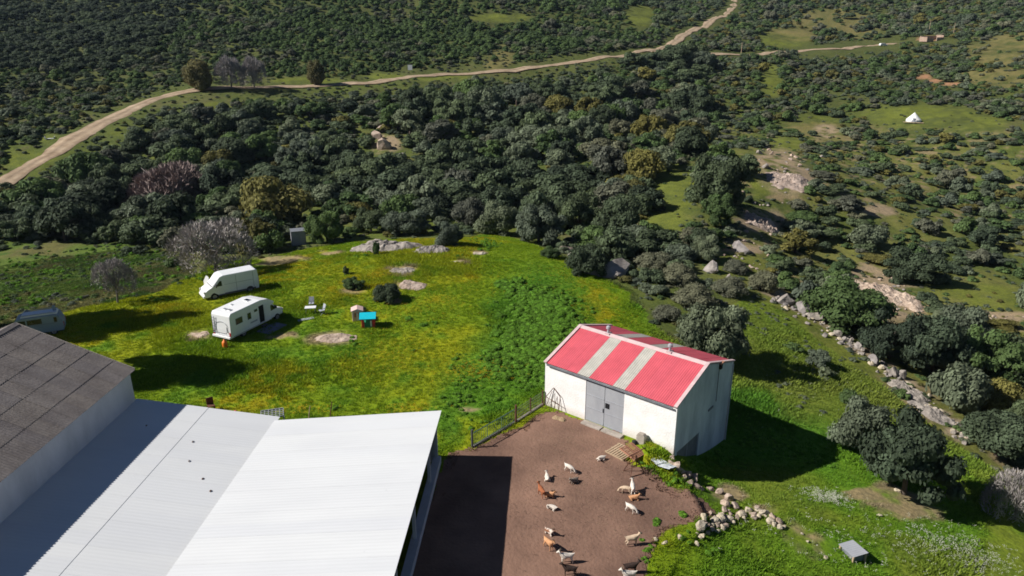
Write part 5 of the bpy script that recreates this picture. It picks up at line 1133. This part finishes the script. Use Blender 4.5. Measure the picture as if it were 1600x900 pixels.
def goat(u, v, pose, fur, heading, label, s=None):
    s = s or {'standing': .80, 'grazing': .72, 'lying': .66, 'curled': .64}[pose]
    me0, hd = POSE[pose]; me_ = me0.copy(); me_.materials.clear(); me_.materials.append(FUR[fur]); p = Vector(at_z(u, v, 0.02)); p.z = Z(p.x, p.y) + .02
    g_ = inst('goat', me_, None, p + Vector((0, 0, .03)), (0, 0, R(heading)), s); tag(g_, label, 'goat', 'goats in the yard')
    for s_ in (-1, 1): MB().tube([hd + Vector((-.02, s_ * .035, .06)), hd + Vector((-.09, s_ * .06, .17)), hd + Vector((-.2, s_ * .09, .2))], [.022, .017, .006], 6).build('horn', M['horn'], g_, smooth=True)
for a in [(939, 719, 'curled', 'white', 200, 'white goat lying alone nearest the pallets'), (889, 738, 'grazing', 'white', -40, 'white goat bending its head, below the grey barn doors'), (897, 754, 'lying', 'grey', 215, 'grey brown goat lying just below the bending white one'),
          (855, 750, 'lying', 'white', 95, 'white goat lying with its rump to the viewer, left of the grey brown one'), (846, 776, 'standing', 'red', 115, 'red brown and white goat, left of the touching pair'), (858, 776, 'lying', 'tan', -20, 'tan goat on the right of the touching pair'),
          (863, 796, 'curled', 'white', 150, 'white goat curled up below the touching pair'), (988, 771, 'standing', 'white', 88, 'tall white goat standing with its back to the viewer, farthest right'), (978, 772, 'grazing', 'cream', 160, 'small pale goat at the left foot of the tall white one'),
          (990, 781, 'lying', 'tan', -5, 'tan goat lying below the tall white one'), (985, 801, 'grazing', 'white', -42, 'white goat with lowered head below the lying tan one'), (858, 834, 'lying', 'patch', -50, 'cream and brown patched goat above the orange brown one'), (857, 858, 'standing', 'tan', -55, 'large orange brown goat standing at lower left of the yard'),
          (885, 880, 'standing', 'white', 185, 'shaggy white goat near the bottom edge, above the dark one'), (890, 900, 'standing', 'dark', 175, 'very dark goat at the bottom edge on the left'), (987, 852, 'standing', 'cream', 8, 'cream goat walking right towards the weeds'), (985, 896, 'standing', 'dark', 4, 'dark brown goat at the bottom edge on the right'), (982, 908, 'standing', 'white', 185, 'white goat cut by the bottom edge')]: goat(*a)

# ------------------------------------------------------------------ far things
p = G(1427, 190); t = thing('bell_tent', 'white pointed bell tent in the grass clearing on the right slope', 'tent', p, -.5); t.scale = (.84,) * 3
M['canvas'] = mat('white_canvas', (.80, .79, .77), .8, (.72, .71, .69), 1)
ring = [(2.5 * math.cos(k * math.pi / 8), 2.5 * math.sin(k * math.pi / 8)) for k in range(16)]
MB().add([(x, y, 0) for x, y in ring] + [(x, y, .75) for x, y in ring] + [(0, 0, 3.3)], [(k, (k + 1) % 16, 16 + (k + 1) % 16, 16 + k) for k in range(16)] + [(16 + k, 16 + (k + 1) % 16, 32) for k in range(16)]).build('canopy', M['canvas'], t)
MB().prism([(-.6, 0), (0, 1.9), (.6, 0)], -2.62, -2.2).build('porch', M['grey_cloth'], t); MB().tube([(0, 0, 3.2), (0, 0, 3.5)], .06, 6).build('pole_tip', M['galv'], t)
MB().box(-3.2, 3.4, -3.6, -2.7, 0, .12).build('deck', M['wood'], t)
p = G(1380, 72); t = thing('parked_car', 'white car parked on the far side road', 'car', p, .1)
MB().prism([(-2.1, .35), (-2.1, 1.0), (-1.8, 1.45), (.5, 1.5), (1.1, 1.0), (2.0, .85), (2.1, .35)], -.85, .85).build('body', M['white_paint'], t, bevel=.08)
for s_ in (-1, 1):
    MB().prism([(-1.6, 1.02), (-1.45, 1.38), (.42, 1.4), (.9, 1.02)], s_ * .856, s_ * .87).build('window', M['glass'], t)
    for x in (-1.3, 1.3): wheel(t, x, s_ * .75, .32, .2)
p = G(641, 113); t = thing('road_sign', 'white notice board on two posts beside the dirt road', 'sign', p, 0)
MB().box(-.8, .8, -.04, .04, .8, 2.6).build('board', M['white_paint'], t)
for s_ in (-.7, .7): MB().bar((s_, 0.09, -.2), (s_, .09, 2.6), .1).build('post', M['wood'], t)
M['ruin'] = mat('reddish_ruin', (.42, .31, .24), .95, (.30, .20, .15), .6, .3, 3)
p = G(1455, 64); t = thing('ruin', 'small roofless reddish ruin on the far slope at upper right', 'ruin', p, .35)
MB().box(-6, -5.6, -2.5, 2.5, -.3, 2.2).build('wall', M['ruin'], t); MB().box(5.6, 6, -2.5, 2.5, -.3, 3.0).build('wall', M['ruin'], t); MB().box(-5.6, 5.6, 2.1, 2.5, -.3, 2.6).build('wall', M['ruin'], t); MB().box(-5.6, -1.2, -2.5, -2.1, -.3, 1.4).build('wall', M['ruin'], t); MB().box(1.0, 5.6, -2.5, -2.1, -.3, 1.9).build('wall', M['ruin'], t)
for k, (u, v, h) in enumerate([(1451, 52, 7), (1489, 56, 7), (1158, 84, 5)]):
    p = G(u, v); t = thing('utility_pole', ['utility pole behind the reddish ruin', 'utility pole right of the reddish ruin', 'short yellowish pole above the side road'][k], 'pole', p)
    MB().tube([(0, 0, -.3), (0, 0, h)], [.16, .11], 6).build('shaft', M['wood'], t); MB().bar((-.6, 0, h - .5), (.6, 0, h - .5), .12).build('cross_arm', M['wood'], t)
p = G(78, 217); o = MB().prism([(-1.0, 0), (-1.1, .55), (-.95, .55), (-.85, .12), (.85, .12), (.95, .55), (1.1, .55), (1.0, 0)], -.4, .4).build('trough', M['white_paint']); o.location = p; o.rotation_euler = (0, 0, .4); tag(o, 'white trough on the grass verge left of the dirt road', 'trough')
# ------------------------------------------------------------------ grass, weeds and flowers
def tuft_mesh(name, seed, mt, n=9, h=1.0, w=.10, spread=.45, lean=.5):
    rng = np.random.default_rng(seed); V = []; F_ = []
    for k in range(n):
        a = rng.uniform(0, 6.28); r_ = spread * math.sqrt(rng.random()); b = np.array([r_ * math.cos(a), r_ * math.sin(a), -.05]); hh = h * rng.uniform(.55, 1.1)
        t = b + np.array([math.cos(a) * lean * hh * rng.uniform(.2, 1), math.sin(a) * lean * hh * rng.uniform(.2, 1), hh]); a2 = rng.uniform(0, 6.28); s_ = np.array([math.cos(a2), math.sin(a2), 0]) * w
        i = len(V); V += [b - s_, b + s_, t]; F_.append((i, i + 1, i + 2))
    return mesh_np(name, V, F_, mt)
def tint_mat(name, mulc=(1, 1, 1), trans=.25):
    m = bpy.data.materials.new(name); m.use_nodes = True; N = m.node_tree.nodes; L = m.node_tree.links; b = N['Principled BSDF']; b.inputs['Roughness'].default_value = .8; b.inputs['Specular IOR Level'].default_value = .15
    a = N.new('ShaderNodeAttribute'); a.attribute_type = 'INSTANCER'; a.attribute_name = 'tint'
    oi = N.new('ShaderNodeObjectInfo'); cr = N.new('ShaderNodeValToRGB'); cr.color_ramp.elements[0].color = (.72 * mulc[0], .78 * mulc[1], .7 * mulc[2], 1); cr.color_ramp.elements[1].color = (1.3 * mulc[0], 1.25 * mulc[1], 1.2 * mulc[2], 1); L.new(oi.outputs['Random'], cr.inputs[0])
    mx = N.new('ShaderNodeMix'); mx.data_type = 'RGBA'; mx.blend_type = 'MULTIPLY'; mx.inputs[0].default_value = 1; L.new(a.outputs['Color'], mx.inputs[6]); L.new(cr.outputs[0], mx.inputs[7]); L.new(mx.outputs[2], b.inputs['Base Color'])
    tr = N.new('ShaderNodeBsdfTranslucent'); L.new(mx.outputs[2], tr.inputs['Color']); ms = N.new('ShaderNodeMixShader'); ms.inputs[0].default_value = trans; L.new(b.outputs[0], ms.inputs[1]); L.new(tr.outputs[0], ms.inputs[2]); L.new(ms.outputs[0], N['Material Output'].inputs['Surface'])
    return m
def add_tint(o, col):
    a = o.data.attributes.new('tint', 'FLOAT_COLOR', 'POINT'); a.data.foreach_set('color', np.concatenate([col, np.ones((len(col), 1))], 1).astype(np.float32).ravel())
grng = np.random.default_rng(17)
BARN_P = [tuple(BL(-.2, -.3)[:2]), tuple(BL(BW + .2, -.3)[:2]), tuple(BL(BW + .2, BD + .2)[:2]), tuple(BL(-.2, BD + .2)[:2])]
n = 250000
th_ = grng.uniform(R(-38), R(38), n); r_ = np.sqrt(grng.uniform(30 ** 2, 122 ** 2, n)); x = r_ * np.sin(th_); y = r_ * np.cos(th_)
k = in_poly(x, y, MEADOW); zz = terrain(x, y); uu_, vv_, _ = project(x, y, zz); k |= in_poly(uu_, vv_, LEFTSLOPE_PX); k &= ~in_poly(x, y, BARN_P) & ~((x < -4.2) & (y < 43)) & ~((x < -25) & (y < 44.6))
k &= ~in_poly(x, y, [tuple(BL(-.3, -1.5)[:2]), tuple(BL(BW * .74, -1.5)[:2]), tuple(BL(BW * .74, .3)[:2]), tuple(BL(-.3, .3)[:2])])
k &= ~in_poly(x, y, [tuple(at_z(a_, b_, 0)[:2]) for a_, b_ in [(945, 700), (985, 685), (1012, 700), (1008, 745), (975, 745)]])
yd = in_poly(x, y, YARD) & (poly_dist(x, y, YARD) > .9 * grng.random(len(x)) ** 2); x, y = x[k & ~yd], y[k & ~yd]; z = terrain(x, y); u, v, d = project(x, y, z)
bare = ell(u, v, BARE_MEADOW, .9); dn = .35 + .9 * fbm(x, y, 4, 3, 61); k = (grng.random(len(x)) < dn) & (bare < .35 + .3 * grng.random(len(x)))
x, y, z, u, v = x[k], y[k], z[k], u[k], v[k]; n = len(x)
col = ground_colour(x, y, z) * (1.25 + .3 * grng.random((n, 1)))
tall = fbm(x, y, 7, 3, 66); sc_ = grng.uniform(.12, .26, n) * (.7 + .9 * sstep(.45, .75, tall)); gm_ = tint_mat('grass_blades')
o = gn_scatter('grass', [tuft_mesh('grass', 700 + i, gm_, 10, 1.0, .11, .6, .6) for i in range(3)], np.stack([x, y, z], 1), grng.uniform(0, 6.28, n), np.stack([sc_ * 1.5, sc_ * 1.5, sc_], 1), grng.integers(0, 3, n), 'short bright green meadow grass'); add_tint(o, col)
print('grass', n)
# weeds: the big thicket left of the barn and smaller clumps
def weeds(name, label, ells, dens, size, mk, seed, hscale=.8):
    rng = np.random.default_rng(seed); P = []
    for (cu, cv, ru, rv) in ells:
        a = G(cu - ru, cv); b = G(cu + ru, cv); c = G(cu, cv - rv); dd = G(cu, cv + rv); m_ = int(max(4, dens * abs(b.x - a.x) * abs(c.y - dd.y) * .78))
        q = unit(m_, rng)[:, :2] * np.sqrt(rng.random((m_, 1))) * np.array([abs(b.x - a.x) / 2, abs(c.y - dd.y) / 2]) + np.array([(a.x + b.x) / 2, (c.y + dd.y) / 2])
        q = q[grng.random(len(q)) < .35 + .9 * fbm(q[:, 0], q[:, 1], 2.2, 2, seed)]
        P.append(q)
    q = np.concatenate(P); x, y = q.T; k = ~in_poly(x, y, BARN_P); x, y = x[k], y[k]; m_ = len(x); s_ = rng.uniform(*size, m_)
    return gn_scatter(name, CR[mk, 'low'], np.stack([x, y, terrain(x, y) - .05], 1), rng.uniform(0, 6.28, m_), np.stack([s_, s_, s_ * hscale], 1), rng.integers(0, len(CR[mk, 'low']), m_), label)
weeds('weeds', 'tall lush green nettle thicket left of the barn', [(842, 478, 56, 36), (830, 520, 62, 44), (800, 560, 50, 34), (850, 560, 40, 50), (800, 450, 22, 14), (870, 500, 36, 44)], 3.6, (.3, .8), 'lush', 1, .62)
weeds('weeds', 'thin nettles fringing the lush thicket', [(850, 520, 100, 80), (780, 580, 90, 40), (750, 610, 60, 24), (820, 600, 40, 24)], 2.0, (.12, .42), 'lush', 5, .7)
weeds('weeds', 'scattered low weed clumps in the meadow', [(668, 512, 34, 12), (655, 545, 18, 6), (760, 384, 34, 14), (725, 400, 18, 6), (700, 640, 40, 30), (740, 660, 30, 22), (560, 540, 14, 6), (545, 532, 18, 5), (505, 640, 40, 8), (310, 440, 20, 8), (240, 470, 30, 8), (640, 500, 10, 4), (570, 400, 30, 6)], .8, (.15, .4), 'lush', 2)
weeds('weeds', 'green weeds along the yard edge and round the stones', [(1030, 735, 24, 14), (1055, 758, 24, 12), (1010, 725, 16, 8), (1060, 838, 32, 20), (1012, 866, 16, 26), (1110, 860, 24, 14), (1028, 818, 7, 4), (1068, 806, 6, 5), (1130, 720, 40, 14), (1200, 690, 60, 26), (1260, 720, 50, 14), (1170, 650, 26, 20)], 2.6, (.14, .36), 'lush', 3, .7)
weeds('weeds', 'rough weeds on the grassy slope left of the vans', [(90, 425, 150, 45), (210, 445, 80, 25), (40, 470, 60, 14)], .5, (.15, .45), 'green', 4)
weeds('weeds', 'lush weeds on the grassy slope left of the vans', [(90, 425, 150, 45), (210, 445, 80, 25), (40, 470, 60, 14)], .35, (.15, .5), 'lush', 7)
weeds('weeds', 'low scrub speckling the grass slope right of the barn', [(1210, 530, 60, 60), (1300, 570, 90, 45), (1240, 620, 60, 40), (1400, 650, 60, 30), (1180, 470, 40, 25)], .35, (.12, .42), 'olive', 6)
# flowers
def flower_mesh(nm, mt, seed):
    rng = np.random.default_rng(seed); V = []; F_ = []
    for kk in range(5):
        c = np.array([*rng.uniform(-1, 1, 2), rng.uniform(.6, 1.6)]); i = len(V); a = rng.uniform(0, 1.57); s_ = .22
        V += [c + np.array([math.cos(a + j * 1.5708) * s_, math.sin(a + j * 1.5708) * s_, .04 * (j % 2)]) for j in range(4)]; F_.append((i, i + 1, i + 2, i + 3))
    return mesh_np(nm, V, F_, mt)
def flowers(name, label, pts, colr, size, seed, yard_only=False):
    m_ = mat(name, colr, .8, tuple(c * .85 for c in colr), 3, trans=.2, rand=.1); rng = np.random.default_rng(seed); P = []
    for (cu, cv, ru, rv, nn) in pts:
        c = G(cu, cv); a = G(cu + ru, cv); b = G(cu, cv - rv); q = rng.normal(size=(nn, 2)) * np.array([abs(a.x - c.x), abs(b.y - c.y)]) * .5 + np.array([c.x, c.y]); P.append(q)
    q = np.concatenate(P); k = in_poly(q[:, 0], q[:, 1], MEADOW) & (in_poly(q[:, 0], q[:, 1], YARD) == yard_only) & ~in_poly(q[:, 0], q[:, 1], BARN_P); x, y = q[k].T; s_ = rng.uniform(*size, len(x))
    return gn_scatter(name, [flower_mesh(name, m_, seed + j) for j in range(2)], np.stack([x, y, terrain(x, y) + (-.02 if yard_only else .08)], 1), rng.uniform(0, 6.28, len(x)), np.stack([s_, s_, s_], 1), rng.integers(0, 2, len(x)), label)
flowers('white_flowers', 'patches of white flowers in the lower grass', [(1290, 778, 34, 12, 230), (1480, 855, 70, 30, 330), (1540, 880, 50, 20, 120), (1400, 870, 120, 40, 70), (1250, 830, 120, 40, 60), (1490, 650, 50, 30, 120), (1300, 600, 100, 50, 90), (1530, 690, 40, 20, 50)], (.6, .6, .5), (.08, .15), 31)
flowers('yellow_flowers', 'drifts of yellow flowers across the meadow', [(592, 430, 18, 8, 300), (640, 480, 120, 30, 380), (760, 440, 90, 26, 220), (930, 470, 60, 30, 300), (610, 560, 90, 36, 420), (740, 580, 60, 18, 300), (460, 640, 70, 10, 150), (500, 460, 90, 30, 220), (690, 470, 40, 14, 150), (640, 640, 60, 10, 100), (880, 430, 40, 12, 120)], (.60, .40, .01), (.07, .14), 32)

flowers('straw_litter', 'pale straw bits and droppings trodden into the yard', [(900, 720, 120, 60, 500), (930, 780, 140, 80, 420), (880, 690, 60, 20, 260), (990, 830, 60, 60, 200), (1060, 790, 50, 20, 120)], (.36, .26, .17), (.03, .08), 33, True)
flowers('droppings', 'dark droppings scattered over the yard', [(920, 760, 160, 100, 700), (860, 820, 70, 60, 250)], (.07, .045, .035), (.03, .09), 34, True)

# ------------------------------------------------------------------ thin air between the camera and the hills
hz = MB().box(-3600, 3600, -3600, 3600, -30, 190).build('haze', None); tag(hz, 'thin bluish haze over the valley', None, None, 'stuff')
hm = bpy.data.materials.new('haze'); hm.use_nodes = True; N = hm.node_tree.nodes; N.remove(N['Principled BSDF']); pv = N.new('ShaderNodeVolumePrincipled')
pv.inputs['Color'].default_value = (.62, .80, 1, 1); pv.inputs['Density'].default_value = .00005; pv.inputs['Anisotropy'].default_value = .1; hm.node_tree.links.new(pv.outputs[0], N['Material Output'].inputs['Volume']); hz.data.materials.append(hm)
